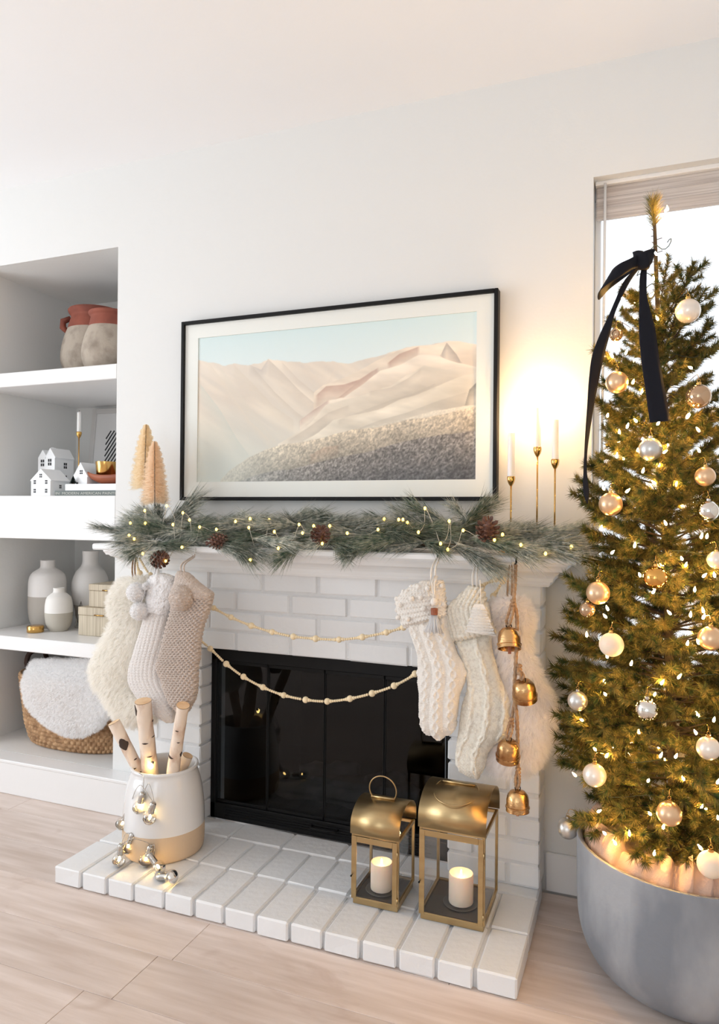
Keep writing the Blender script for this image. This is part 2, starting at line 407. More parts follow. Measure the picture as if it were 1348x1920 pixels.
# ---------------------------------------------------------------- measured places (metres)
D = {'BEAD_LOW': [(0.069, -0.272, 1.068), (0.086, -0.272, 1.011), (0.177, -0.272, 0.927), (0.271, -0.272, 0.835), (0.394, -0.272, 0.756), (0.46, -0.272, 0.708), (0.53, -0.272, 0.669), (0.607, -0.272, 0.64), (0.686, -0.272, 0.621),
              (0.768, -0.272, 0.614), (0.848, -0.272, 0.617), (0.928, -0.272, 0.634), (1.005, -0.272, 0.659), (1.08, -0.272, 0.691), (1.149, -0.272, 0.735), (1.221, -0.272, 0.805), (1.304, -0.272, 0.902), (1.357, -0.272, 1.018),
              (1.4, -0.272, 1.045), (1.436, -0.272, 1.08)],
 'BEAD_UP': [(0.082, -0.272, 1.068), (0.133, -0.272, 1.007), (0.177, -0.272, 0.995), (0.281, -0.272, 0.974), (0.343, -0.272, 0.939), (0.406, -0.272, 0.901), (0.478, -0.272, 0.872), (0.559, -0.272, 0.848), (0.64, -0.272, 0.832),
             (0.721, -0.272, 0.822), (0.804, -0.272, 0.821), (0.888, -0.272, 0.824), (0.97, -0.272, 0.838), (1.052, -0.272, 0.859), (1.109, -0.272, 0.879), (1.168, -0.272, 0.905), (1.27, -0.272, 0.949), (1.333, -0.272, 0.919),
             (1.394, -0.272, 0.993), (1.421, -0.272, 1.04), (1.442, -0.272, 1.077)],
 'BELLROPE': [(1.466, -0.4, 1.093), (1.472, -0.4, 1.037), (1.475, -0.4, 0.997), (1.483, -0.4, 0.958), (1.484, -0.4, 0.918), (1.483, -0.4, 0.86), (1.479, -0.4, 0.771), (1.478, -0.4, 0.726), (1.485, -0.4, 0.678),
              (1.488, -0.4, 0.616), (1.489, -0.4, 0.55), (1.49, -0.4, 0.514), (1.49, -0.4, 0.475)],
 'BELLS': [(1.465, -0.415, 0.89), (1.508, -0.415, 0.75), (1.465, -0.415, 0.578), (1.492, -0.415, 0.441)],
 'BULB': [((0.256, -0.475, 0.251), (0.268, -0.475, 0.293)), ((0.31, -0.49, 0.231), (0.321, -0.49, 0.272)), ((0.157, -0.44, 0.166), (0.176, -0.44, 0.198)), ((0.206, -0.47, 0.108), (0.222, -0.47, 0.143)),
          ((0.2, -0.505, 0.08), (0.205, -0.505, 0.107)), ((0.283, -0.474, 0.08), (0.3, -0.474, 0.121)), ((0.354, -0.498, 0.08), (0.339, -0.498, 0.094)), ((0.428, -0.533, 0.08), (0.387, -0.533, 0.072))],
 'CONES': [(0.232, -0.35, 1.07), (0.85, -0.3, 1.168), (1.388, -0.28, 1.194), (0.467, -0.3, 1.141)],
 'CROCHET': [(1.369, -0.392, 0.982), (1.389, -0.392, 0.981), (1.351, -0.392, 0.898), (1.411, -0.392, 0.896), (1.426, -0.392, 0.913), (1.355, -0.392, 0.942)],
 'GLIGHT': [(0.199, -0.267, 1.261), (0.111, -0.279, 1.243), (0.282, -0.285, 1.236), (0.323, -0.303, 1.211), (0.139, -0.311, 1.197), (0.072, -0.31, 1.197), (0.261, -0.314, 1.194), (0.377, -0.32, 1.187), (0.449, -0.326, 1.18),
            (0.513, -0.307, 1.208), (0.566, -0.3, 1.218), (0.574, -0.322, 1.188), (0.642, -0.303, 1.215), (0.677, -0.332, 1.176), (0.759, -0.314, 1.201), (0.782, -0.335, 1.174), (0.814, -0.318, 1.197), (0.871, -0.318, 1.198),
            (0.864, -0.36, 1.142), (0.707, -0.36, 1.123), (0.603, -0.36, 1.082), (0.333, -0.36, 1.117), (0.168, -0.36, 1.09), (0.122, -0.35, 1.141), (0.092, -0.341, 1.153), (0.266, -0.36, 1.067), (1.177, -0.274, 1.257),
            (1.263, -0.305, 1.218), (1.051, -0.3, 1.222), (1.1, -0.302, 1.221), (1.114, -0.302, 1.221), (1.131, -0.309, 1.212), (1.04, -0.326, 1.189), (0.94, -0.336, 1.176), (1.174, -0.333, 1.183), (1.312, -0.329, 1.191),
            (1.251, -0.36, 1.151), (1.41, -0.352, 1.165), (1.431, -0.339, 1.181), (1.487, -0.36, 1.153), (1.556, -0.36, 1.13), (1.626, -0.36, 1.151), (1.273, -0.36, 1.134)],
 'JUGBULB0': (0.259, -0.42, 0.371),
 'KNOT': (1.807, -0.44, 1.904),
 'LOGS': [((0.109, -0.43, 0.505), (0.19, -0.36, 0.312)), ((0.235, -0.435, 0.593), (0.212, -0.35, 0.311)), ((0.404, -0.445, 0.599), (0.291, -0.34, 0.323)), ((0.322, -0.31, 0.377), (0.287, -0.31, 0.327))],
 'LOOPS': {'bobble': [(1.23, -0.365, 1.108), (1.231, -0.365, 1.035)],
           'cream': [(0.096, -0.33, 1.052), (0.113, -0.33, 0.999)],
           'pale': [(0.227, -0.36, 1.054), (0.227, -0.36, 1.011)],
           'ribbed': [(1.349, -0.345, 1.087), (1.352, -0.345, 1.024)],
           'taupe': [(0.35, -0.385, 1.081), (0.358, -0.385, 1.032)],
           'white': [(1.451, -0.318, 1.089), (1.449, -0.318, 0.992)]},
 'ORN': [(1.913, -0.427, 1.764, 0.03, 'pearl'), (1.744, -0.44, 1.589, 0.028, 'champagne'), (1.936, -0.464, 1.538, 0.0293, 'clear'), (1.74, -0.408, 1.722, 0.0171, 'clear'), (1.825, -0.503, 1.405, 0.028, 'silver'),
         (1.949, -0.501, 1.336, 0.0234, 'champagne'), (1.732, -0.491, 1.268, 0.0287, 'champagne'), (1.955, -0.516, 1.252, 0.0245, 'mirror'), (1.837, -0.561, 1.09, 0.0271, 'gold'), (1.704, -0.51, 1.041, 0.0286, 'champagne'),
         (1.677, -0.494, 0.995, 0.0193, 'clear'), (1.738, -0.548, 0.918, 0.0291, 'frosted'), (1.957, -0.57, 0.953, 0.0275, 'champagne'), (1.971, -0.535, 1.135, 0.0203, 'pearl'), (1.656, -0.506, 0.76, 0.0248, 'silver'),
         (1.82, -0.596, 0.778, 0.0266, 'mirror'), (1.951, -0.605, 0.706, 0.0257, 'pearl'), (1.701, -0.556, 0.592, 0.0279, 'pearl'), (1.869, -0.619, 0.548, 0.0272, 'champagne'), (1.619, -0.325, 0.351, 0.0287, 'silver'),
         (1.958, -0.601, 0.439, 0.0294, 'frosted')],
 'POM_PALE': [(0.174, -0.4, 0.958), (0.188, -0.4, 0.893), (0.214, -0.4, 0.98)],
 'POM_TAUPE': (0.38, -0.425, 0.951),
 'RIB_L': [(1.802, -0.42, 1.9, 0.012), (1.77, -0.42, 1.864, 0.02), (1.746, -0.42, 1.815, 0.016), (1.729, -0.425, 1.772, 0.016), (1.713, -0.43, 1.723, 0.028), (1.697, -0.44, 1.665, 0.034), (1.687, -0.445, 1.601, 0.03),
           (1.68, -0.45, 1.537, 0.022), (1.673, -0.455, 1.466, 0.014), (1.668, -0.455, 1.403, 0.008), (1.667, -0.455, 1.346, 0.01), (1.67, -0.455, 1.304, 0.016), (1.673, -0.455, 1.27, 0.004)],
 'RIB_LOOP': [(1.806, -0.43, 1.907, 0.026), (1.785, -0.45, 1.896, 0.034), (1.76, -0.47, 1.877, 0.042), (1.734, -0.48, 1.862, 0.046), (1.714, -0.47, 1.848, 0.05), (1.711, -0.44, 1.834, 0.044), (1.73, -0.41, 1.862, 0.036),
              (1.761, -0.4, 1.887, 0.03), (1.798, -0.41, 1.908, 0.024)],
 'RIB_R': [(1.81, -0.43, 1.9, 0.012), (1.806, -0.44, 1.858, 0.018), (1.806, -0.455, 1.805, 0.02), (1.812, -0.465, 1.747, 0.034), (1.816, -0.47, 1.711, 0.042), (1.822, -0.478, 1.648, 0.046), (1.831, -0.487, 1.585, 0.048),
           (1.841, -0.497, 1.515, 0.05), (1.847, -0.505, 1.473, 0.052)],
 'ST': {'bobble': [(1.146, 0.923, 1.276, 0.941), (1.157, 0.886, 1.284, 0.894), (1.17, 0.853, 1.296, 0.863), (1.181, 0.821, 1.308, 0.831), (1.186, 0.788, 1.326, 0.8), (1.186, 0.757, 1.333, 0.77), (1.187, 0.726, 1.326, 0.739),
                   (1.189, 0.693, 1.316, 0.706), (1.19, 0.66, 1.312, 0.673), (1.195, 0.622, 1.305, 0.635), (1.204, 0.6, 1.298, 0.611), (1.219, 0.582, 1.284, 0.59), (1.241, 0.571, 1.265, 0.574)],
        'bobble_cuff': [(1.197, 1.036, 1.259, 1.041), (1.153, 1.012, 1.263, 1.025), (1.118, 0.977, 1.267, 0.997), (1.123, 0.936, 1.271, 0.969), (1.136, 0.904, 1.275, 0.945), (1.144, 0.893, 1.274, 0.938)],
        'cream': [(0.033, 0.885, 0.156, 0.892), (0.027, 0.847, 0.157, 0.855), (0.006, 0.808, 0.155, 0.818), (-0.029, 0.761, 0.144, 0.773), (-0.054, 0.713, 0.131, 0.728), (-0.07, 0.666, 0.118, 0.683), (-0.07, 0.628, 0.11, 0.645),
                  (-0.052, 0.596, 0.115, 0.612), (-0.026, 0.572, 0.138, 0.588), (-0.002, 0.548, 0.192, 0.568), (0.019, 0.524, 0.214, 0.545), (0.043, 0.504, 0.214, 0.523), (0.071, 0.485, 0.192, 0.499),
                  (0.094, 0.473, 0.157, 0.48)],
        'cream_cuff': [(0.069, 0.999, 0.159, 1.003), (0.046, 0.983, 0.175, 0.989), (0.023, 0.948, 0.173, 0.955), (0.01, 0.914, 0.169, 0.922), (0.009, 0.884, 0.167, 0.893), (0.019, 0.858, 0.163, 0.867),
                       (0.034, 0.846, 0.152, 0.853)],
        'pale': [(0.194, 0.897, 0.276, 0.902), (0.185, 0.868, 0.277, 0.873), (0.172, 0.831, 0.273, 0.837), (0.159, 0.793, 0.267, 0.801), (0.146, 0.756, 0.259, 0.764), (0.133, 0.718, 0.25, 0.728), (0.121, 0.684, 0.249, 0.695),
                 (0.116, 0.651, 0.256, 0.664), (0.121, 0.626, 0.269, 0.64), (0.135, 0.605, 0.282, 0.619), (0.158, 0.582, 0.291, 0.595), (0.189, 0.563, 0.297, 0.575), (0.216, 0.544, 0.304, 0.554), (0.238, 0.529, 0.307, 0.536),
                 (0.264, 0.514, 0.308, 0.519), (0.281, 0.507, 0.305, 0.509)],
        'pale_cuff': [(0.216, 1.02, 0.275, 1.022), (0.201, 1.003, 0.301, 1.007), (0.193, 0.977, 0.307, 0.982), (0.192, 0.948, 0.307, 0.954), (0.189, 0.911, 0.298, 0.917), (0.186, 0.895, 0.283, 0.884),
                      (0.194, 0.886, 0.277, 0.875)],
        'ribbed': [(1.286, 0.863, 1.402, 0.899), (1.306, 0.841, 1.404, 0.849), (1.323, 0.8, 1.416, 0.808), (1.33, 0.759, 1.428, 0.768), (1.331, 0.721, 1.442, 0.732), (1.317, 0.673, 1.455, 0.688), (1.311, 0.63, 1.456, 0.647),
                   (1.307, 0.592, 1.445, 0.609), (1.303, 0.559, 1.416, 0.573), (1.301, 0.525, 1.395, 0.538), (1.305, 0.498, 1.39, 0.509), (1.318, 0.476, 1.38, 0.485), (1.337, 0.465, 1.368, 0.469), (1.349, 0.461, 1.361, 0.463)],
        'ribbed_cuff': [(1.337, 1.028, 1.375, 1.025), (1.307, 0.999, 1.382, 1.005), (1.266, 0.954, 1.392, 0.973), (1.267, 0.919, 1.408, 0.932), (1.276, 0.881, 1.419, 0.908), (1.285, 0.858, 1.42, 0.898)],
        'taupe': [(0.337, 1.037, 0.377, 1.03), (0.331, 1.017, 0.402, 1.01), (0.325, 0.992, 0.439, 0.985), (0.316, 0.974, 0.472, 0.968), (0.315, 0.939, 0.473, 0.947), (0.31, 0.896, 0.461, 0.905), (0.295, 0.849, 0.441, 0.859),
                  (0.283, 0.806, 0.431, 0.817), (0.273, 0.77, 0.427, 0.782), (0.261, 0.733, 0.426, 0.747), (0.252, 0.708, 0.42, 0.722), (0.263, 0.68, 0.418, 0.694), (0.276, 0.66, 0.418, 0.673), (0.283, 0.636, 0.417, 0.649),
                  (0.292, 0.616, 0.414, 0.628), (0.304, 0.596, 0.408, 0.606), (0.318, 0.576, 0.397, 0.584), (0.333, 0.56, 0.387, 0.566), (0.346, 0.551, 0.375, 0.554)],
        'white_fur': [(1.396, 0.909, 1.496, 0.916), (1.406, 0.868, 1.503, 0.875), (1.414, 0.821, 1.514, 0.83), (1.421, 0.775, 1.535, 0.786), (1.429, 0.734, 1.555, 0.746), (1.438, 0.693, 1.573, 0.707), (1.442, 0.652, 1.582, 0.667),
                      (1.439, 0.619, 1.578, 0.635), (1.425, 0.58, 1.563, 0.597), (1.407, 0.55, 1.548, 0.568), (1.395, 0.52, 1.535, 0.539), (1.402, 0.498, 1.517, 0.513), (1.426, 0.485, 1.49, 0.494)],
        'white_fur_cuff': [(1.417, 0.995, 1.477, 0.998), (1.391, 0.974, 1.495, 0.98), (1.377, 0.931, 1.513, 0.94), (1.387, 0.894, 1.507, 0.903), (1.404, 0.877, 1.496, 0.883)]},
 'STUMPR': 0,
 'TASSEL': [(1.244, -0.4, 1.043), (1.247, -0.4, 0.981), (1.248, -0.4, 0.962), (1.247, -0.4, 0.946), (1.248, -0.4, 0.893)],
 'THROW': [(-0.764, 0.56, -0.421, 0.589), (-0.8, 0.543, -0.39, 0.578), (-0.815, 0.514, -0.38, 0.553), (-0.816, 0.479, -0.372, 0.519), (-0.811, 0.435, -0.362, 0.479), (-0.801, 0.397, -0.35, 0.443), (-0.785, 0.359, -0.326, 0.408),
           (-0.751, 0.327, -0.309, 0.376), (-0.704, 0.301, -0.325, 0.344), (-0.653, 0.279, -0.351, 0.315), (-0.597, 0.259, -0.384, 0.285), (-0.543, 0.246, -0.431, 0.26), (-0.503, 0.243, -0.46, 0.248)],
 'TLIGHT': [(1.72, -0.402, 1.507), (1.791, -0.46, 1.483), (1.843, -0.475, 1.472), (1.77, -0.452, 1.47), (1.796, -0.475, 1.406), (1.745, -0.448, 1.394), (1.845, -0.491, 1.367), (1.808, -0.488, 1.351), (1.835, -0.498, 1.321),
            (1.884, -0.497, 1.316), (1.771, -0.48, 1.301), (1.713, -0.434, 1.31), (1.861, -0.514, 1.22), (1.709, -0.453, 1.203), (1.79, -0.511, 1.163), (1.736, -0.485, 1.143), (1.897, -0.529, 1.135), (1.803, -0.527, 1.091),
            (1.854, -0.533, 1.117), (1.941, -0.508, 1.189), (1.946, -0.523, 1.095), (1.87, -0.548, 1.004), (1.916, -0.543, 1.001), (1.944, -0.536, 1.012), (1.944, -0.54, 0.997), (1.727, -0.5, 1.0), (1.722, -0.498, 0.98),
            (1.938, -0.467, 1.402), (1.937, -0.459, 1.454), (1.911, -0.465, 1.487), (1.674, -0.456, 0.922), (1.727, -0.513, 0.881), (1.784, -0.542, 0.873), (1.853, -0.562, 0.837), (1.89, -0.565, 0.855), (1.724, -0.522, 0.787),
            (1.721, -0.515, 0.818), (1.665, -0.472, 0.702), (1.803, -0.564, 0.714), (1.7, -0.509, 0.641), (1.728, -0.533, 0.636), (1.647, -0.448, 0.547), (1.851, -0.58, 0.667), (1.884, -0.58, 0.67), (1.824, -0.577, 0.603),
            (1.71, -0.522, 0.49), (1.829, -0.579, 0.525), (1.858, -0.585, 0.501), (1.783, -0.567, 0.464), (1.725, -0.516, 0.434), (1.75, -0.523, 0.417), (1.839, -0.566, 0.426), (1.939, -0.583, 0.558), (1.938, -0.588, 0.467),
            (1.974, -0.57, 0.619), (1.975, -0.574, 0.537), (1.927, -0.576, 0.73), (1.932, -0.57, 0.77), (1.966, -0.561, 0.76), (1.909, -0.554, 0.934), (1.863, -0.315, 2.074), (1.838, -0.388, 1.933), (1.831, -0.408, 1.861),
            (1.826, -0.414, 1.816), (1.756, -0.373, 1.827), (1.786, -0.412, 1.763), (1.841, -0.429, 1.75), (1.739, -0.387, 1.708), (1.765, -0.42, 1.669), (1.73, -0.386, 1.67), (1.783, -0.442, 1.586), (1.911, -0.466, 1.489),
            (1.93, -0.45, 1.521), (1.92, -0.437, 1.616)],
 'TUFT': [((0.159, -0.244, 1.163), (-0.073, -0.255, 1.143)), ((0.184, -0.3, 1.15), (0.041, -0.365, 1.119)), ((0.108, -0.201, 1.169), (-0.007, -0.255, 1.221)), ((0.202, -0.3, 1.135), (0.077, -0.365, 1.084)),
          ((0.158, -0.3, 1.134), (0.104, -0.365, 1.07)), ((0.096, -0.16, 1.191), (-0.019, -0.16, 1.252)), ((0.1, -0.178, 1.176), (0.08, -0.16, 1.268)), ((0.135, -0.2, 1.184), (0.285, -0.16, 1.314)),
          ((0.153, -0.2, 1.177), (0.268, -0.16, 1.269)), ((0.199, -0.212, 1.178), (0.369, -0.206, 1.217)), ((0.158, -0.3, 1.12), (0.425, -0.365, 1.122)), ((0.098, -0.187, 1.137), (0.257, -0.193, 1.171)),
          ((0.181, -0.237, 1.133), (0.451, -0.294, 1.141)), ((0.244, -0.175, 1.155), (0.479, -0.192, 1.211)), ((0.308, -0.191, 1.157), (0.55, -0.172, 1.183)), ((0.381, -0.3, 1.139), (0.598, -0.365, 1.099)),
          ((0.414, -0.3, 1.14), (0.582, -0.365, 1.126)), ((0.405, -0.221, 1.167), (0.596, -0.197, 1.227)), ((0.463, -0.3, 1.148), (0.636, -0.365, 1.06)), ((0.496, -0.3, 1.135), (0.703, -0.365, 1.083)),
          ((0.479, -0.3, 1.128), (0.613, -0.365, 1.08)), ((0.485, -0.201, 1.168), (0.71, -0.234, 1.186)), ((0.575, -0.3, 1.15), (0.833, -0.365, 1.132)), ((0.615, -0.231, 1.177), (0.736, -0.16, 1.249)),
          ((0.641, -0.206, 1.192), (0.813, -0.16, 1.236)), ((0.66, -0.195, 1.163), (0.916, -0.171, 1.216)), ((0.666, -0.176, 1.142), (0.808, -0.147, 1.151)), ((0.773, -0.3, 1.141), (0.688, -0.365, 1.069)),
          ((0.839, -0.3, 1.149), (0.999, -0.365, 1.136)), ((0.168, -0.17, 1.169), (0.421, -0.179, 1.188)), ((0.361, -0.191, 1.128), (0.335, -0.232, 1.173)), ((0.016, -0.179, 1.182), (-0.093, -0.187, 1.165)),
          ((0.245, -0.3, 1.115), (0.2, -0.365, 1.066)), ((0.772, -0.176, 1.214), (0.911, -0.147, 1.209)), ((0.901, -0.3, 1.177), (0.816, -0.365, 1.131)), ((0.873, -0.3, 1.13), (0.963, -0.365, 1.091)),
          ((1.006, -0.3, 1.147), (0.922, -0.365, 1.102)), ((1.08, -0.174, 1.184), (0.965, -0.23, 1.217)), ((1.075, -0.202, 1.198), (0.962, -0.258, 1.171)), ((1.127, -0.3, 1.168), (0.983, -0.365, 1.136)),
          ((1.101, -0.173, 1.138), (1.168, -0.145, 1.232)), ((1.134, -0.214, 1.134), (1.22, -0.185, 1.174)), ((1.194, -0.236, 1.181), (1.011, -0.16, 1.271)), ((1.211, -0.204, 1.206), (1.075, -0.16, 1.278)),
          ((1.255, -0.248, 1.207), (1.117, -0.16, 1.252)), ((1.238, -0.203, 1.174), (1.384, -0.16, 1.285)), ((1.292, -0.265, 1.196), (1.371, -0.16, 1.292)), ((1.31, -0.235, 1.214), (1.226, -0.16, 1.279)),
          ((1.275, -0.3, 1.159), (1.434, -0.365, 1.06)), ((1.3, -0.3, 1.141), (1.457, -0.365, 1.066)), ((1.262, -0.3, 1.146), (1.41, -0.365, 1.094)), ((1.331, -0.3, 1.166), (1.468, -0.365, 1.148)),
          ((1.334, -0.167, 1.188), (1.463, -0.181, 1.203)), ((1.392, -0.3, 1.161), (1.547, -0.365, 1.138)), ((1.412, -0.244, 1.172), (1.524, -0.277, 1.199)), ((1.43, -0.162, 1.145), (1.614, -0.176, 1.162)),
          ((1.481, -0.3, 1.146), (1.672, -0.365, 1.13)), ((1.51, -0.3, 1.164), (1.65, -0.365, 1.152)), ((1.422, -0.3, 1.138), (1.547, -0.365, 1.115)), ((1.173, -0.3, 1.157), (1.279, -0.365, 1.125)),
          ((1.184, -0.201, 1.134), (1.094, -0.219, 1.159)), ((0.735, -0.195, 1.172), (0.639, -0.224, 1.227)), ((0.87, -0.192, 1.195), (0.733, -0.16, 1.235)), ((0.973, -0.268, 1.158), (1.114, -0.322, 1.187))],
 'artB': (-0.752, 0.5, 1.497),
 'artL': (-0.757, 0.5, 1.664),
 'b1L': (-0.604, 0.17, 0.789),
 'b1b': (-0.602, 0.17, 0.669),
 'b2L': (-0.578, 0.2, 0.885),
 'b2b': (-0.577, 0.2, 0.789),
 'bkL': (-0.592, 0.06, 1.357),
 'bkLb': (-0.928, 0.2, 0.11),
 'bkfront': (-0.529, 0.09, 0.145),
 'bkh2': (-0.998, 0.2, 0.506),
 'bkhandle': (-1.018, 0.25, 0.538),
 'bkrimL': (-1.108, 0.3, 0.474),
 'bkrimback': (-1.033, 0.5, 0.465),
 'bowlB': (-0.499, 0.12, 1.366),
 'bowlL': (-0.552, 0.12, 1.421),
 'canT': (-0.742, 0.3, 1.725),
 'cupB': (-0.74, 0.3, 1.589),
 'cupT': (-0.741, 0.3, 1.626),
 'frIn': (-0.811, 0.5, 1.727),
 'frL': (-0.851, 0.5, 1.766),
 'gbL': (-0.637, 0.06, 1.332),
 'gbLb': (-0.637, 0.06, 1.312),
 'gcB': (-0.548, 0.2, 1.419),
 'gcL': (-0.571, 0.2, 1.465),
 'h1L': (-0.794, 0.06, 1.381),
 'h1apex': (-0.736, 0.06, 1.427),
 'h1bl': (-0.793, 0.06, 1.312),
 'h1br': (-0.677, 0.06, 1.312),
 'h2L': (-0.931, 0.22, 1.502),
 'h2R': (-0.816, 0.22, 1.492),
 'h2apexL': (-0.903, 0.22, 1.536),
 'h2apexR': (-0.848, 0.22, 1.538),
 'h2b': (-0.814, 0.22, 1.329),
 'h2back': (-0.866, 0.35, 1.502),
 'h3L': (-0.597, 0.12, 1.399),
 'h3apex': (-0.559, 0.12, 1.457),
 'h3bl': (-0.59, 0.12, 1.363),
 'h3br': (-0.519, 0.12, 1.363),
 'h3roofback': (-0.573, 0.2, 1.463),
 'mt': (-0.622, 0.12, 1.401),
 'mtb': (-0.621, 0.12, 1.363),
 'pot1L': (-0.918, 0.33, 2.038),
 'pot1band': (-0.77, 0.33, 2.159),
 'pot1rimL': (-0.866, 0.33, 2.221),
 'pot1top': (-0.705, 0.33, 2.232),
 'pot2L': (-0.659, 0.22, 1.969),
 'pot2band': (-0.54, 0.22, 2.098),
 'pot2rimL': (-0.62, 0.22, 2.143),
 'pot2top': (-0.501, 0.22, 2.152),
 'tri1': (-0.765, 0.3, 0.737),
 'tri2': (-0.734, 0.3, 0.671),
 'tri3': (-0.774, 0.3, 0.666),
 'v1L': (-1.09, 0.33, 0.802),
 'v1R': (-0.844, 0.33, 0.867),
 'v1band': (-0.969, 0.33, 0.808),
 'v1nL': (-1.008, 0.33, 0.973),
 'v1top': (-0.961, 0.33, 0.988),
 'v2L': (-0.873, 0.23, 0.75),
 'v2R': (-0.696, 0.23, 0.761),
 'v2band': (-0.783, 0.23, 0.754),
 'v2nL': (-0.821, 0.23, 0.855),
 'v2nR': (-0.749, 0.23, 0.858),
 'v2top': (-0.785, 0.23, 0.871),
 'v3L': (-0.88, 0.4, 0.859),
 'v3band': (-0.767, 0.4, 0.784),
 'v3nL': (-0.824, 0.4, 0.96),
 'v3nR': (-0.717, 0.4, 0.964),
 'v3top': (-0.77, 0.4, 1.017)}
# ================================================================ THE SETTING
CEIL = 2.713
XL, XR, YF = -3.1, 3.3, -5.45
WX0, WX1, WZ0, WZ1 = 1.658, 3.02, 0.70, 2.342      # window opening
AX0, AX1, AZ0, AZ1, AD = -1.06, -0.26, 0.148, 2.363, 0.62   # alcove
mb = MB()
mb.box(XL-.15, XR+.15, YF-.15, .15, -.10, -.012)
floor = tag(mb.build('floor', M_floor), kind='structure')
# floor planks: parts of the floor, running along the fireplace wall
pm = {}
def plank_mesh(L):
    key = round(L, 2)
    if key not in pm:
        b = MB(); b.box(0, L-.0012, 0, .1868, -.012, 0, .0009); pm[key] = b.mesh('plank')
        pm[key].materials.append(M_floor)
    return pm[key]
rp = random.Random(11)
row = 0; y = -.02
while y > -3.1:
    x = -2.6-rp.uniform(0, 1.1)
    if row == 8: x = -2.6-.02
    while x < 3.2:
        L = 1.24
        o = link('plank', plank_mesh(L), M_floor, floor, (x, y-.188, 0))
        x += L
    y -= .188; row += 1
mb = MB(); mb.box(XL-.15, XR+.15, YF-.15, .15, CEIL, CEIL+.1)
tag(mb.build('ceiling', M_ceil), kind='structure')
def wallbox(mb, x0, x1, y0, y1, z0, z1): mb.box(x0, x1, y0, y1, z0, z1)
# back wall (the fireplace wall) with its two openings
mb = MB(); T = .15
wallbox(mb, XL-.15, AX0, 0, T, -.012, CEIL)
wallbox(mb, AX0, AX1, 0, T, AZ1, CEIL); wallbox(mb, AX0, AX1, 0, T, -.012, AZ0)
wallbox(mb, AX1, WX0, 0, T, .75, CEIL); wallbox(mb, 1.235, WX0, 0, T, -.012, .75); wallbox(mb, AX1, .25, 0, T, -.012, .75)
wallbox(mb, WX0, WX1, 0, T, WZ1, CEIL); wallbox(mb, WX0, WX1, 0, T, -.012, WZ0)
wallbox(mb, WX1, XR+.15, 0, T, -.012, CEIL)
tag(mb.build('wall_back', M_wall), kind='structure')
mb = MB(); t = .05
mb.box(AX0-t, AX0, T, AD+t, AZ0-t, AZ1+t); mb.box(AX1, AX1+t, T, AD+t, AZ0-t, AZ1+t)
mb.box(AX0, AX1, AD, AD+t, AZ0-t, AZ1+t)
mb.box(AX0, AX1, T, AD, AZ1, AZ1+t); mb.box(AX0, AX1, T, AD, AZ0-t, AZ0)
tag(mb.build('wall_alcove', M_wall), kind='structure')
# left wall with a big window, wall behind the camera with patio doors, right wall
def wall_open(name, axis, pos, a0, a1, o0, o1, z0, z1):
    mb = MB()
    def bx(p, q, r, s_):
        if q <= p or s_ <= r: return
        if axis == 'x': mb.box(pos, pos+.15, p, q, r, s_)
        else: mb.box(p, q, pos, pos+.15, r, s_)
    bx(a0, o0, 0, CEIL); bx(o1, a1, 0, CEIL); bx(o0, o1, z1, CEIL); bx(o0, o1, 0, z0)
    return tag(mb.build(name, M_wall), kind='structure')
wall_open('wall_left', 'x', XL-.15, YF, 0, -3.8, -1.2, .08, 2.4)
wall_open('wall_front', 'y', YF-.15, XL, XR, .6, 2.9, .28, 2.4)
mb = MB(); mb.box(XR, XR+.15, YF, 0, 0, CEIL); tag(mb.build('wall_right', M_wall), kind='structure')
# window with blind
win = thing('window_1', None, None, (WX0, .1, WZ0)); tag(win, 'white framed window behind the lit tree', kind='structure')
mb = MB()
fw = .045; yy0, yy1 = .085, .13
mb.box(WX0+.0008, WX0+fw*.45, yy0, yy1, WZ0+.004+fw, WZ1-fw, .003); mb.box(WX1-fw, WX1-.0008, yy0, yy1, WZ0+.004+fw, WZ1-fw, .003)
mb.box(WX0+.0008, WX1-.0008, yy0, yy1, WZ1-fw, WZ1-.0008, .003); mb.box(WX0+.0008, WX1-.0008, yy0, yy1, WZ0+.004, WZ0+.004+fw, .003)
mb.build('window_frame', M_trim, win)
mb = MB(); mb.box(WX0+.02, WX1-fw, .108, .112, WZ0+fw, WZ1-fw); mb.build('pane', M_glass, win)
mb = MB(); mb.box(WX0+.001, WX1-.001, .0, .149, WZ0-.028, WZ0+.0035, .001); mb.box(WX0-.03, WX1+.03, -.035, -.001, WZ0-.028, WZ0+.0035, .004); mb.build('sill', M_trim, win)
bl = thing('roman_blind', 'pale woven blind drawn up at the top of the bright window', 'blind', ((WX0+WX1)/2, .06, WZ1))
mb = MB(); mb.box(WX0+.004, WX1-.004, .035, .08, WZ1-.014, WZ1, .002); mb.build('head_rail', M_trim, bl)
for i, (zt, zb, yo) in enumerate(((.012, .060, .052), (.050, .092, .046), (.086, .128, .040))):
    mb = MB(); mb.box(WX0+.006, WX1-.006, yo, yo+.012, WZ1-zb, WZ1-zt, .004); mb.build('fold', M_blind, bl)
mb = MB(); mb.tube([(WX0+.035, .035, WZ1-.01), (WX0+.034, .034, WZ1-.3), (WX0+.03, .034, WZ1-.95)], .0045, 8); mb.build('wand', M_trim, bl, True)
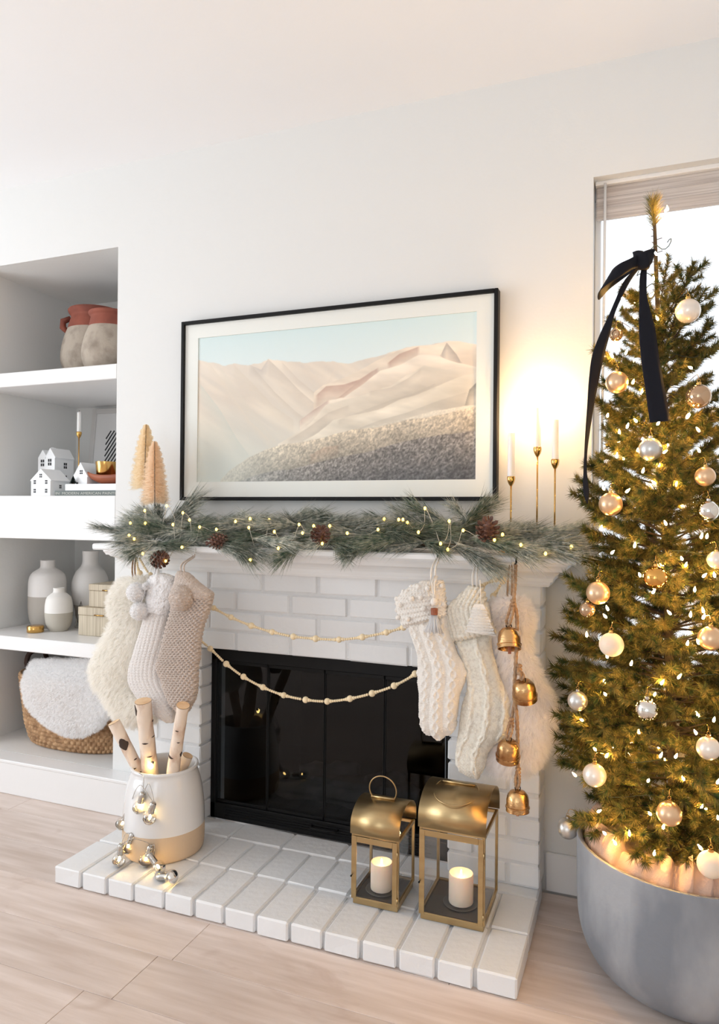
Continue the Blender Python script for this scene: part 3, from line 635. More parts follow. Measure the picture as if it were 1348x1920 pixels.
# baseboard right of the hearth, ledge under the alcove
mb = MB(); mb.box(1.525, XR, -.014, 0, 0, .128, .004); tag(mb.build('baseboard_back', M_trim), kind='structure')
mb = MB(); mb.box(-2.2, -.02, -.088, 0, 0, .135, .003); mb.box(-2.2, -.02, -.092, 0, .133, .148, .004)
tag(mb.build('trim_1', M_trim), kind='structure')
for nm, z0, z1, lab in (('alcove_shelf', 1.8037, 1.8679, 'top white shelf of the alcove, under the terracotta urns'),
                        ('alcove_shelf', 1.1136, 1.3067, 'thick white middle shelf of the alcove, under the little houses'),
                        ('alcove_shelf', .606, .668, 'lowest white shelf of the alcove, under the two-tone vases')):
    mb = MB(); mb.box(AX0+.001, AX1-.001, .0, AD-.002, z0, z1, .003)
    tag(mb.build(nm, M_trim, loc=(-.66, .3, z0)), lab, 'shelf', 'built-in alcove shelves')
# ================================================================ FIREPLACE
SX0, SX1, SY = 0.0, 1.52, -.13
OX0, OX1, OZ = .262, 1.222, .72
fp = thing('fireplace_surround', 'white painted brick fireplace surround under the mantel', 'fireplace', (.76, SY, .057))
bmesh_cache = {}
def brick_mesh(L, D, H, b=.0045):
    key = (round(L, 3), round(D, 3), round(H, 3))
    if key not in bmesh_cache:
        r = random.Random(hash(key) & 0xffff); m = MB(); m.box(-L/2, L/2, -D/2, D/2, -H/2, H/2, b)
        m.v = [(x+r.uniform(-.0012, .0012), y_+r.uniform(-.0012, .0012), z+r.uniform(-.001, .001)) for x, y_, z in m.v]
        bmesh_cache[key] = m.mesh('brick'); bmesh_cache[key].materials.append(M_brick)
    return bmesh_cache[key]
rb = random.Random(5)
def brick(parent, x0, x1, y0, y1, z0, z1, jit=.0015):
    off = world_off(parent)
    o = link('brick', brick_mesh(x1-x0, y1-y0, z1-z0), M_brick, parent,
             Vector(((x0+x1)/2, (y0+y1)/2+rb.uniform(-jit, jit), (z0+z1)/2))-off)
    o.rotation_euler = (rb.uniform(-.006, .006), rb.uniform(-.006, .006), rb.uniform(-.006, .006))
    if rb.random() < .5: o.rotation_euler.z += PI
    return o
m = MB(); g = .010
m.box(SX0+.006, OX0-.010, SY+.005, -.002, .058, 1.02); m.box(OX1+.010, SX1-.006, SY+.005, -.002, .058, 1.02); m.box(OX0-.010, OX1+.010, SY+.005, -.002, OZ+.006, 1.02)
m.build('mortar', M_mortar, fp)
zs = [.057+.0737*k for k in range(10)]+[.7955, .871, .947, 1.0225]
for k in range(13):
    z0, z1 = zs[k]+.0045, zs[k+1]-.0045
    ph = .071 if (12-k) % 2 == 0 else .186
    cuts = [ph+.225*i for i in range(-2, 9)]
    if k < 9: spans = ((SX0, OX0), (OX1, SX1))
    else: spans = ((SX0, SX1),)
    for a, b_ in spans:
        e = [a]+[c for c in cuts if a+.03 < c < b_-.03]+[b_]
        for i in range(len(e)-1):
            x0 = e[i]+(g/2 if i > 0 else 0); x1 = e[i+1]-(g/2 if i < len(e)-2 else 0)
            dy = -.004
            brick(fp, x0, x1, SY, dy, z0, z1)
# mantel shelf
mt = thing('mantel_shelf', 'white wooden mantel shelf with stepped crown moulding', 'mantel', (.76, -.15, 1.0165))
m = MB(); m.box(-.1125, 1.6395, -.303, -.001, 1.0945, 1.1175, .005); m.build('slab', M_trim, mt)
prof = [(0, 1.0165), (.002, 1.0165), (.006, 1.024), (.008, 1.032), (.0145, 1.033), (.0155, 1.036), (.018, 1.044), (.024, 1.053), (.033, 1.061), (.046, 1.067), (.048, 1.072), (.056, 1.0725), (.058, 1.078), (.0625, 1.086), (.0625, 1.0945)]
G = []
for o_, z in prof:
    k = o_*1.02; ky = o_*1.15
    G.append([(-.052-k, -.001, z), (-.052-k, -.165-ky, z), (1.542+k, -.165-ky, z), (1.542+k, -.001, z)])
G = np.array(G)
m = MB(); m.grid(G, False); m.f = [f[::-1] for f in m.f]
m.add([(-.052, -.001, 1.0165), (-.052, -.165, 1.0165), (1.542, -.165, 1.0165), (1.542, -.001, 1.0165)], [(0, 3, 2, 1)])
m.build('crown_moulding', M_trim, mt)
# raised hearth
he = thing('brick_hearth', 'low white painted brick hearth on the oak floor', 'hearth', (.76, -.32, 0))
m = MB(); m.box(.008, 1.512, -.568, -.062, 0, .050); m.build('mortar', M_mortar, he)
fx = [0, .111, .215, .319, .436, .545, .652, .762, .871, .978, 1.092, 1.199, 1.307, 1.41, 1.52]
for i in range(14):
    brick(he, fx[i]+(.005 if i else 0), fx[i+1]-(.005 if i < 13 else 0), -.583, -.384, .001, .0572, .003)
fx2 = [0, .10, .208, .312, .425, .537, .644, .755, .862, .972, 1.083, 1.192, 1.30, 1.408, 1.52]
for i in range(14):
    brick(he, fx2[i]+(.0035 if i else 0), fx2[i+1]-(.0035 if i < 13 else 0), -.377, -.187, .001, .057, .002)
fx3 = [0, .205, .42, .635, .85, 1.065, 1.28, 1.52]
for i in range(7):
    brick(he, fx3[i]+(.0035 if i else 0), fx3[i+1]-(.0035 if i < 6 else 0), -.180, -.064, .001, .0565, .001)
# fire insert
fi = thing('fireplace_insert', 'black metal fireplace insert with smoked glass doors', 'fireplace insert', (.74, -.06, .0575))
gx0, gx1, gz0, gz1 = .285, 1.20, .118, .668
m = MB()
m.box(OX0+.002, gx0, -.062, -.02, .058, OZ-.004, .002); m.box(gx1, OX1-.002, -.062, -.02, .058, OZ-.004, .002)
m.box(OX0+.002, OX1-.002, -.062, -.02, gz1, OZ-.004, .002); m.box(OX0+.002, OX1-.002, -.062, -.02, .058, gz0, .002)
m.build('frame', M_black, fi)
m = MB()
for k in range(4): m.box(.33, 1.15, -.066, -.061, .072+.009*k, .077+.009*k, .001)
m.build('bottom_vent', M_black, fi)
seams = [gx0, .508, .742, .973, gx1]
for i in range(4):
    d = thing('glass_door', None, None, (0, 0, 0)); d.parent = fi; d.location = Vector(((seams[i]+seams[i+1])/2, -.05, gz0))-fi.location
    a, b_ = seams[i]+.001, seams[i+1]-.001
    m = MB(); m.box(a, b_, -.052, -.048, gz0+.001, gz1-.001); m.build('pane', M_fireglass, d)
    m = MB(); m.box(a, a+.004, -.055, -.046, gz0+.001, gz1-.001, .001); m.box(b_-.004, b_, -.055, -.046, gz0+.001, gz1-.001, .001)
    m.box(a, b_, -.055, -.046, gz1-.013, gz1-.001, .001); m.box(a, b_, -.055, -.046, gz0+.001, gz0+.012, .001); m.build('door_frame', M_black, d)
m = MB()
m.tube([(.70, -.062, .10), (.705, -.085, .10), (.76, -.088, .098), (.80, -.085, .10), (.805, -.062, .10)], .004, 8); m.build('handle', M_black, fi, True)
m = MB()
bx0, bx1, bD = .30, 1.185, .42
m.add([(bx0, -.02, .06), (bx1, -.02, .06), (bx1-.12, bD, .06), (bx0+.12, bD, .06), (bx0, -.02, .70), (bx1, -.02, .70), (bx1-.12, bD, .70), (bx0+.12, bD, .70)],
      [(0, 1, 2, 3), (7, 6, 5, 4), (1, 5, 6, 2), (2, 6, 7, 3), (3, 7, 4, 0)])
m.build('firebox', M_firebox, fi)
m = MB()
for k in range(9): m.tube([(.46+.07*k, .04, .105), (.46+.07*k, .26, .105)], .006, 6)
m.tube([(.42, .05, .10), (1.06, .05, .10)], .008, 6); m.tube([(.42, .25, .10), (1.06, .25, .10)], .008, 6)
for xx in (.46, 1.02):
    for yy in (.05, .25): m.tube([(xx, yy, .0605), (xx, yy, .10)], .007, 6)
m.build('grate', M_black, fi, True)
def firelog(p, q, r, lab):
    P = np.array([np.array(p)+(np.array(q)-np.array(p))*t for t in np.linspace(0, 1, 9)])
    P += rng.normal(0, .006, P.shape); rr = r*(1+rng.uniform(-.15, .15, 9)); rr[0] *= .8; rr[-1] *= .75
    m = MB(); m.tube(P, rr, 12)
    tag(autosmooth(m.build('fire_log', M_log, loc=p)), lab, 'log', 'charred logs in the firebox')
firelog((.48, .09, .153), (.90, .12, .153), .036, 'charred grey fire log lying at the front of the grate behind the glass')
firelog((.56, .215, .155), (1.03, .205, .155), .038, 'charred grey fire log lying at the back of the grate')
firelog((.58, .10, .226), (.78, .20, .228), .028, 'charred grey fire log laid slantwise on top of the grate')
firelog((.84, .11, .222), (.97, .20, .224), .025, 'shortest charred fire log, upper right of the pile behind the glass')
# ================================================================ FRAMED PRINT
PX0, PX1, PZ0, PZ1 = .0924, 1.3584, 1.2862, 2.0014
IX0, IX1, IZ0, IZ1 = .1653, 1.2844, 1.3593, 1.9328
pf = thing('framed_print', 'large landscape print of pale desert hills in a thin black frame', 'picture', ((PX0+PX1)/2, -.02, PZ0))
m = MB(); fwid = .0135
m.box(PX0, PX0+fwid, -.042, -.001, PZ0, PZ1, .0015); m.box(PX1-fwid, PX1, -.042, -.001, PZ0, PZ1, .0015)
m.box(PX0+fwid, PX1-fwid, -.042, -.001, PZ0, PZ0+fwid, .0015); m.box(PX0+fwid, PX1-fwid, -.042, -.001, PZ1-fwid, PZ1, .0015)
m.build('frame', M_black, pf)
M_mat = mat('mat_board', srgb(238, 240, 234), 0.75)
m = MB()
m.box(PX0+fwid, IX0, -.030, -.026, PZ0+fwid, PZ1-fwid); m.box(IX1, PX1-fwid, -.030, -.026, PZ0+fwid, PZ1-fwid)
m.box(IX0, IX1, -.030, -.026, PZ0+fwid, IZ0); m.box(IX0, IX1, -.030, -.026, IZ1, PZ1-fwid)
m.build('mat_board', M_mat, pf)
m = MB(); m.box(PX0+fwid, PX1-fwid, -.0345, -.0335, PZ0+fwid, PZ1-fwid); m.build('glazing', M_glass, pf)
m = MB(); m.box(PX0+.02, PX1-.02, -.018, -.001, PZ0+.02, PZ1-.02); m.build('backing', M_black, pf)
# the print itself: a flat picture, painted in colour per point of a fine sheet
NU, NV = 560, 290
uu, vv = np.meshgrid(np.linspace(0, 1, NU), np.linspace(0, 1, NV))
def cv(pts):                                     # picture coordinates (0..1103, 0..572) of a polyline -> v at each u
    P = np.array(pts, float)
    P = np.array([((x-100)/1104, (y-(238-108*(x-100)/1104))/((810-15*(x-100)/1104)-(238-108*(x-100)/1104))) for x, y in P])
    return np.interp(uu, P[:, 0], P[:, 1])
def c255(*c): return np.array(c, float)/255
img = np.zeros((NV, NU, 3))
img[:] = c255(206, 230, 230); tt = np.clip(vv/.35, 0, 1)[..., None]
img = c255(208, 230, 230)*(1-tt)+c255(230, 239, 236)*tt + (uu[..., None]-.5)*.03
ridgeN = lambda sx, sy, sd, sh=0.0: fbm(uu*sx+vv*sh, vv*sy-uu*sh*.5, 4, sd)
def mixc(a, b, t): return a*(1-t[..., None])+b*t[..., None]
def soft(x, w_): return np.clip(x/w_+.5, 0, 1)
# far and left hills
sky = cv([(100, 325), (140, 333), (180, 335), (220, 345), (262, 338), (300, 340), (335, 341), (380, 332), (410, 317), (450, 322), (490, 328), (530, 328), (560, 332), (600, 328), (660, 324), (700, 330), (740, 332), (790, 318), (830, 310), (860, 302), (920, 282), (980, 266), (1040, 262), (1110, 246), (1150, 250), (1205, 260)])
sky = sky+(fbm(uu*40, uu*0, 3, 3)-.5)*.012
msk = soft(vv-sky, .006)
fold = np.abs(fbm(uu*7-vv*5.5, vv*1.3+uu*1.0, 4, 11)-.5)*2
fold2 = fbm(uu*10-vv*8, vv*2+uu, 4, 12)
hill = mixc(c255(244, 226, 202), c255(214, 200, 184), np.clip(1.15-2.4*fold, 0, 1)*.75)
hill = mixc(hill, c255(236, 226, 208), np.clip(fold2*1.6-.5, 0, 1)*.6)
fade = np.clip((vv-.45)*1.7, 0, 1)*np.clip(1.15-uu*1.8, 0, 1)
hill = mixc(hill, c255(214, 220, 208), fade*.85)
img = mixc(img, hill, msk)
def stroke(pts, width, col, amt, side=1):           # shading that follows one slope of a ridge
    global img
    P = np.array(pts, float)
    y_ = cv(pts); xin = soft(uu-(P[0, 0]-100)/1104, .01)*soft((P[-1, 0]-100)/1104-uu, .01)
    d = (vv-y_)*side
    a_ = np.clip(1-d/width, 0, 1)*soft(d, .006)*xin*amt*(0.75+.5*(fbm(uu*30, vv*30, 3, 5)-.5))
    img = mixc(img, c255(*col), np.clip(a_, 0, 1))
stroke([(410, 317), (470, 370), (540, 440), (600, 490), (640, 480)], .13, (206, 190, 172), .8, 1)
stroke([(260, 340), (360, 430), (430, 500), (520, 560)], .12, (220, 204, 182), .7, 1)
stroke([(200, 350), (300, 470), (380, 570), (450, 650)], .13, (224, 212, 192), .7, 1)
stroke([(110, 420), (200, 520), (280, 640), (330, 700)], .14, (206, 208, 194), .7, 1)
stroke([(150, 335), (230, 430), (330, 560), (420, 640)], .06, (228, 212, 190), .8, 1)
stroke([(470, 330), (540, 400), (610, 455)], .06, (216, 198, 178), .8, 1)
stroke([(340, 345), (440, 450), (520, 520), (560, 550)], .05, (212, 196, 176), .8, 1)
stroke([(330, 341), (380, 360), (410, 317)], .09, (196, 184, 172), .7, 1)
stroke([(560, 332), (610, 390), (650, 420), (690, 340)], .08, (232, 214, 192), .7, 1)
# right-hand hills, back to front
def layer(pts, c1, c2, sd, depth, tex=0.0, shx=6.0):
    global img
    y_ = cv(pts)+(fbm(uu*30, uu*0, 3, sd+40)-.5)*.010
    P = np.array(pts, float); xin = (uu > (P[0, 0]-100)/1104)
    mk = soft(vv-y_, .006)*xin
    d = np.clip((vv-y_)/depth, 0, 1)
    col = mixc(c255(*c1), c255(*c2), d**1.1)
    n = fbm(uu*shx+vv*3, vv*14-uu*shx*.9, 4, sd)
    col = col*(0.90+.22*n)[..., None]
    if tex:
        nn = (.55*fbm(uu*230+vv*60, vv*95-uu*30, 2, sd+7)+.45*fbm(uu*120+vv*40, vv*60, 3, sd+8))
        col = col*(1+tex*(nn-.5)*2)[..., None]
    img = mixc(img, np.clip(col, 0, 1), mk)
layer([(600, 452), (640, 420), (700, 400), (760, 372), (850, 320), (920, 284), (980, 267), (1040, 262), (1110, 246), (1150, 250), (1205, 260)], (240, 222, 198), (224, 202, 178), 21, .22)
stroke([(1080, 300), (1100, 252), (1135, 300), (1150, 330)], .10, (172, 158, 146), .9, 1)
stroke([(890, 330), (930, 296), (1000, 268)], .07, (190, 144, 122), .95, 1)
stroke([(612, 460), (650, 425), (720, 418), (780, 398), (850, 352)], .10, (194, 150, 130), .9, 1)
stroke([(640, 500), (700, 470), (760, 420), (830, 362)], .06, (204, 168, 146), .8, 1)
layer([(545, 562), (600, 520), (660, 480), (720, 470), (790, 420), (860, 362), (930, 340), (1000, 300), (1060, 300), (1130, 330), (1205, 350)], (242, 226, 204), (216, 200, 178), 22, .18)
stroke([(880, 470), (930, 410), (1000, 385), (1010, 350)], .06, (196, 178, 160), .8, 1)
stroke([(545, 562), (600, 520), (660, 480)], .05, (190, 154, 138), .8, 1)
layer([(455, 655), (520, 620), (590, 570), (650, 500), (700, 486), (760, 470), (850, 440), (900, 425), (960, 380), (1020, 345), (1100, 360), (1205, 350)], (236, 222, 200), (204, 190, 170), 23, .17)
layer([(560, 645), (620, 610), (680, 560), (760, 540), (850, 520), (930, 480), (1000, 455), (1080, 420), (1140, 390), (1205, 375)], (238, 226, 204), (206, 196, 178), 24, .17)
stroke([(1165, 500), (1180, 440), (1205, 410)], .10, (120, 116, 108), .9, 1)
stroke([(500, 640), (580, 590), (660, 530), (740, 500)], .05, (196, 178, 158), .6, 1)
stroke([(700, 560), (800, 520), (900, 480), (980, 455), (1060, 415)], .05, (200, 186, 166), .7, 1)
stroke([(760, 600), (860, 560), (960, 530), (1080, 480), (1170, 450)], .06, (196, 186, 168), .7, 1)
stroke([(820, 445), (900, 430), (960, 395), (1010, 355)], .05, (206, 190, 170), .7, 1)
layer([(600, 640), (700, 612), (800, 590), (900, 570), (1000, 540), (1080, 520), (1150, 508), (1205, 500)], (226, 216, 196), (190, 180, 160), 25, .12, .10)
layer([(205, 800), (250, 760), (330, 712), (400, 680), (470, 658), (560, 648), (640, 630), (740, 600), (850, 588), (960, 560), (1080, 540), (1205, 505)], (212, 196, 170), (142, 132, 116), 26, .20, .38, 14)
stroke([(590, 700), (640, 670), (700, 660)], .08, (190, 148, 118), .6, 1)
layer([(290, 806), (360, 780), (430, 765), (520, 756), (600, 735), (700, 708), (800, 690), (860, 672), (960, 640), (1080, 620), (1205, 600)], (140, 132, 124), (84, 84, 86), 27, .25, .75, 16)
haze = np.exp(-(((uu-.08)/.25)**2+((vv-.95)/.3)**2)); img = mixc(img, c255(206, 220, 216), haze*.6)
img = np.clip(img, 0, 1); gy = img.mean(2, keepdims=True); img = np.clip((gy+(img-gy)*.82-.5)*1.06+.5, 0, 1)
linimg = np.where(img <= .04045, img/12.92, ((img+.055)/1.055)**2.4)
V = np.stack([IX0-pf.location.x+uu*(IX1-IX0), np.full_like(uu, -.0255-pf.location.y), IZ1-pf.location.z-vv*(IZ1-IZ0)], -1).reshape(-1, 3)
ii, jj = np.meshgrid(np.arange(NV-1), np.arange(NU-1), indexing='ij'); b0 = (ii*NU+jj).ravel()
F = np.stack([b0, b0+NU, b0+NU+1, b0+1], 1)
me = mesh_np('print', V, F)
ca = me.color_attributes.new('print_colour', 'FLOAT_COLOR', 'POINT')
ca.data.foreach_set('color', np.concatenate([linimg.reshape(-1, 3), np.ones((NU*NV, 1))], 1).astype(np.float32).ravel())
M_print = mat('landscape_print', (1, 1, 1), 0.6)
at_ = M_print.node_tree.nodes.new('ShaderNodeVertexColor'); at_.layer_name = 'print_colour'
M_print.node_tree.links.new(at_.outputs[0], M_print.node_tree.nodes['Principled BSDF'].inputs['Base Color'])
link('print', me, M_print, pf)
# ================================================================ ALCOVE
def lathe_thing(name, label, cat, x, y, z, parts, group=None, n=48):
    t = thing(name, label, cat, (x, y, z), group)
    for nm, prof, m_, cap0, cap1 in parts:
        b = MB(); b.lathe(prof, n, (x, y, z), cap0=cap0, cap1=cap1)
        autosmooth(b.build(nm, m_, t), 0.9)
    return t
def smoothprof(pts, n=26): return [tuple(p) for p in crom(pts, n)]
# two old clay urns on the top shelf (z = 1.868)
zt = 1.8682
lathe_thing('clay_urn', 'larger aged clay urn with red neck and side lug, further back on the top shelf', 'urn', -.700, .36, zt, [
    ('body', smoothprof([(0.0884, 0.0000), (0.1256, 0.0291), (0.1562, 0.0873), (0.1600, 0.1358), (0.1488, 0.2037), (0.1302, 0.2600)]), M_chalk, True, False),
    ('neck', smoothprof([(0.1302, 0.2600), (0.1190, 0.3007), (0.1125, 0.3250), (0.1228, 0.3395), (0.1283, 0.3531), (0.1228, 0.3608)], 14)+[(0.1097, 0.3589), (0.1042, 0.3346), (0.1163, 0.2522), (0.1395, 0.1455), (0.0930, 0.0194)], M_terra, False, False)], 'aged clay urns on the top shelf')
u1 = bpy.data.objects['clay_urn']
m = MB(); m.tube([(-.815, .30, zt+.250), (-.838, .288, zt+.275), (-.836, .288, zt+.306), (-.806, .305, zt+.322)], [.012, .016, .016, .012], 10); m.build('lug_handle', M_terra, u1, True)
lathe_thing('clay_urn', 'smaller aged clay urn with paler terracotta neck, at the front right of the top shelf', 'urn', -.462, .19, zt, [
    ('body', smoothprof([(0.0731, 0.0000), (0.1075, 0.0270), (0.1230, 0.0720), (0.1221, 0.1170), (0.1101, 0.1710), (0.0946, 0.2124)]), M_chalk, True, False),
    ('neck', smoothprof([(0.0946, 0.2124), (0.0877, 0.2430), (0.0851, 0.2610), (0.0929, 0.2682), (0.0963, 0.2772), (0.0920, 0.2835)], 14)+[(0.0826, 0.2817), (0.0774, 0.2610), (0.0860, 0.1980), (0.1032, 0.1080), (0.0688, 0.0180)], M_terra, False, False)], 'aged clay urns on the top shelf')
# ---- middle shelf, z = 1.307
zm = 1.3068
def house(name, label, x0, x1, y0, y1, z, eave, apex, wins, chimney=None, group='white porcelain houses in the alcove', doors=()):
    t = thing(name, label, 'house', ((x0+x1)/2, (y0+y1)/2, z), group)
    xm = (x0+x1)/2
    m = MB(); m.prism([(x0, z), (x1, z), (x1, eave), (xm, apex), (x0, eave)], y0, y1); m.build('walls', M_porcelain, t)
    m = MB(); tk = .0035; ov = .004
    for s_ in (-1, 1):
        xe = x0-ov if s_ < 0 else x1+ov
        ez = eave-ov*(apex-eave)/(xm-x0)
        m.prism([(xe, ez), (xm, apex), (xm, apex+tk*1.4), (xe, ez+tk*1.2)] if s_ < 0 else [(xm, apex), (xe, ez), (xe, ez+tk*1.2), (xm, apex+tk*1.4)], y0-.001, y1+.001)
    m.build('roof', M_porcelain, t)
    if chimney: m = MB(); m.box(*chimney); m.build('chimney', M_porcelain, t)
    for (wx, wz, a, b_, side) in wins:  # window cut-outs: the shade inside is put in as dark panes
        m = MB(); g_ = a*.16
        for i in (-1, 1):
            for j in (-1, 1):
                if side == 'front':
                    xa, xb = sorted((wx+i*g_, wx+i*a)); za, zb = sorted((wz+j*g_, wz+j*b_)); m.box(xa, xb, y0-.0008, y0+.002, za, zb)
                else:
                    ya, yb = sorted((wx+i*g_, wx+i*a)); za, zb = sorted((wz+j*g_, wz+j*b_)); m.box(x1-.002, x1+.0008, ya, yb, za, zb)
        m.build('window', M_dark, t)
    for dx, dw, dh in doors:
        m = MB(); m.box(dx-dw, dx+dw, y0-.0008, y0+.002, z+.0005, z+dh); m.build('door', M_dark, t)
    return t
house('porcelain_house', 'low white porcelain house with one wide gable, front left on the middle shelf', -.793, -.679, .06, .175, zm, 1.379, 1.427,
      [(-.736, 1.400, .0075, .0085, 'front'), (-.771, 1.371, .0065, .009, 'front'), (-.703, 1.371, .0065, .009, 'front'), (-.771, 1.331, .0065, .009, 'front'), (-.703, 1.331, .0065, .009, 'front'), (.12, 1.352, .006, .008, 'side')])
t2 = house('porcelain_house', 'tall white porcelain house with twin gables and chimney, behind the low house', -.872, -.815, .222, .345, zm, 1.500, 1.540,
      [(-.846, 1.4755, .0105, .016, 'front'), (.29, 1.462, .010, .014, 'side'), (.29, 1.40, .010, .014, 'side')])
m = MB(); m.prism([(-.930, zm), (-.8735, zm), (-.8735, 1.500), (-.9018, 1.538), (-.930, 1.500)], .232, .345); m.build('wing', M_porcelain, t2)
m = MB()
for i in (-1, 1):
    for j in (-1, 1):
        xa, xb = sorted((-.9018+i*.0018, -.9018+i*.0105)); za, zb = sorted((1.4735+j*.0025, 1.4735+j*.016)); m.box(xa, xb, .2312, .234, za, zb)
m.build('window', M_dark, t2)  # dark panes again for the shaded cut-out
m = MB(); m.box(-.90, -.882, .28, .298, 1.52, 1.553, .001); m.build('chimney', M_porcelain, t2)
# books, small house, mini tree, bowls
def book(name, label, x0, x1, y0, y1, z0, z1, cover, tcol):
    t = thing(name, label, 'book', ((x0+x1)/2, (y0+y1)/2, z0), 'books lying on the middle shelf')
    m = MB(); c = .0025
    m.box(x0, x1, y0, y1, z0, z0+c, .0005); m.box(x0, x1, y0, y1, z1-c, z1, .0005); m.box(x0, x1, y0, y0+c, z0+c, z1-c)
    m.build('cover', cover, t)
    m = MB(); m.box(x0+.003, x1-.003, y0+c, y1-.003, z0+c, z1-c); m.build('pages', tcol, t)
    return t
gb = book('book', 'grey clothbound book with pale spine lettering, under the white book', -.655, -.275, .062, .30, zm, 1.3312, M_bookgrey, M_paper)
book('book', 'plain white book lying on the grey book', -.590, -.272, .058, .28, 1.3315, 1.3605, M_porcelain, M_paper)
def text_part(txt, x0, y, z0, h, length, mat_, parent):
    cu = bpy.data.curves.new('title_lettering', 'FONT'); cu.body = txt; cu.size = 1.0; cu.extrude = 0.0
    o = bpy.data.objects.new('title_lettering', cu); COL.objects.link(o)
    bpy.context.view_layer.update()
    dg = bpy.context.evaluated_depsgraph_get(); me = bpy.data.meshes.new_from_object(o.evaluated_get(dg))
    bpy.data.objects.remove(o)
    n = len(me.vertices); a = np.empty(n*3, np.float32); me.vertices.foreach_get('co', a); a = a.reshape(-1, 3)
    W = a[:, 0].max()-a[:, 0].min(); Hh = a[:, 1].max()-a[:, 1].min()
    b_ = np.zeros_like(a); b_[:, 0] = (a[:, 0]-a[:, 0].min())/W*length+x0; b_[:, 2] = (a[:, 1]-a[:, 1].min())/Hh*h+z0; b_[:, 1] = y
    b_ -= np.array(world_off(parent), np.float32)
    me.vertices.foreach_set('co', b_.ravel()); me.update()
    return link('title_lettering', me, mat_, parent)
text_part('IN  MODERN AMERICAN PAINTING', -.648, .0612, 1.3132, .0115, .41*.9, M_letter, gb)
zb = 1.3608
house('porcelain_house', 'smallest white porcelain house, standing on the white book beside the bowl', -.596, -.519, .115, .205, zb, 1.399, 1.457, [(-.553, 1.417, .008, .009, 'front')], doors=[(-.575, .005, .010)])
t = thing('miniature_tree', 'tiny dark green bottlebrush tree beside the smallest house on the white book', 'tree ornament', (-.585, .10, zb))
m = MB(); m.lathe([(.008, 0), (.008, .004), (.002, .005), (.002, .008)], 12, (-.585, .10, zb)); m.build('base', M_stem, t)
V = []; F = []
for k in range(700):
    h = rng.uniform(0, 1); r = .019*(1-h)*rng.uniform(.6, 1.1)+.001; a = rng.uniform(0, 2*PI); z = zb+.006+.034*h
    p = np.array([-.585, .10, z]); q = p+np.array([math.cos(a)*r, math.sin(a)*r, -.002]); s_ = np.array([0, 0, .0012])
    V += [p-s_, p+s_, q]; F.append((3*k, 3*k+1, 3*k+2))
tag(link('bristles', mesh_np('bristles', np.array(V)-np.array(t.location), F), M_mint, t), kind='stuff')
# candlestick
def candlestick(label, x, y, z0, ztop, cr, zc, wick=True, group=None, lit=False, candle_label=None, cgroup=None, mm=None):
    mm = mm or M_gold
    t = thing('candlestick', label, 'candlestick', (x, y, z0), group)
    b = MB(); b.lathe([(.038, 0), (.038, .003), (.030, .006), (.008, .010), (.0045, .018)], 32, (x, y, z0)); autosmooth(b.build('foot', mm, t))
    b = MB(); b.tube([(x, y, z0+.015), (x, y, ztop-.026)], .0028, 10); b.build('stem', mm, t, True)
    b = MB(); b.lathe(smoothprof([(.003, -.032), (.007, -.026), (.0115, -.016), (.0130, -.006), (.0122, 0)], 14)+[(.0108, 0), (.010, -.010), (.004, -.018)], 20, (x, y, ztop), cap0=True, cap1=True); b.build('cup', mm, t, True)
    c = thing('taper_candle', candle_label, 'candle', (x, y, ztop-.016), cgroup)
    b = MB(); b.lathe([(cr*.8, -.015), (cr, -.008), (cr*.96, zc-ztop-.003), (cr*.6, zc-ztop), (cr*.2, zc-ztop-.001)], 20, (x, y, ztop)); autosmooth(b.build('wax', M_taper, c))
    b = MB(); b.tube([(x, y, zc-.002), (x+.0006, y, zc+.008)], .0008, 6); b.build('wick', M_dark, c)
    if lit:
        b = MB(); b.lathe([(.0006, .004), (.0034, .009), (.0046, .015), (.0036, .024), (.0018, .034), (.0003, .042)], 14, (x, y, zc)); b.build('flame', M_flame, c, True)
        l = bpy.data.lights.new('candle_light', 'POINT'); l.energy = lit; l.color = (1.0, .60, .27); l.shadow_soft_size = .006
        lo_ = bpy.data.objects.new('candle_light', l); lo_.location = (x, y, zc+.052); COL.objects.link(lo_)
    return t
candlestick('slender brass candlestick behind the smallest porcelain house in the alcove', -.741, .30, zm, 1.628, .0098, 1.725, group='slender brass candlesticks', candle_label='unlit white taper candle in the alcove candlestick', cgroup='taper candles')
# leaning framed line print
t = thing('framed_line_print', 'small pale grey framed line print leaning at the back of the middle shelf', 'picture', (-.66, .55, zm))
def lean(p): # tilt about the bottom edge
    x, y, z = p; dz = z-zm; return (x, y+dz*.10, z)
def leanbox(mb, *a): 
    n = len(mb.v); mb.box(*a); mb.v[n:] = [lean(v) for v in mb.v[n:]]
m = MB(); x0, x1, z0, z1, y0 = -.925, -.52, zm, 1.790, .545
for a in ((x0, x0+.028, y0, y0+.018, z0, z1), (x1-.028, x1, y0, y0+.018, z0, z1), (x0+.028, x1-.028, y0, y0+.018, z1-.028, z1), (x0+.028, x1-.028, y0, y0+.018, z0, z0+.028)): leanbox(m, *a, .002)
m.build('frame', M_frame, t)
m = MB(); leanbox(m, x0+.028, x1-.028, y0+.008, y0+.010, z0+.028, z1-.028); m.build('paper', M_artpaper, t)
m = MB()
ax0, ax1, az0, az1 = -.812, -.64, 1.40, 1.695
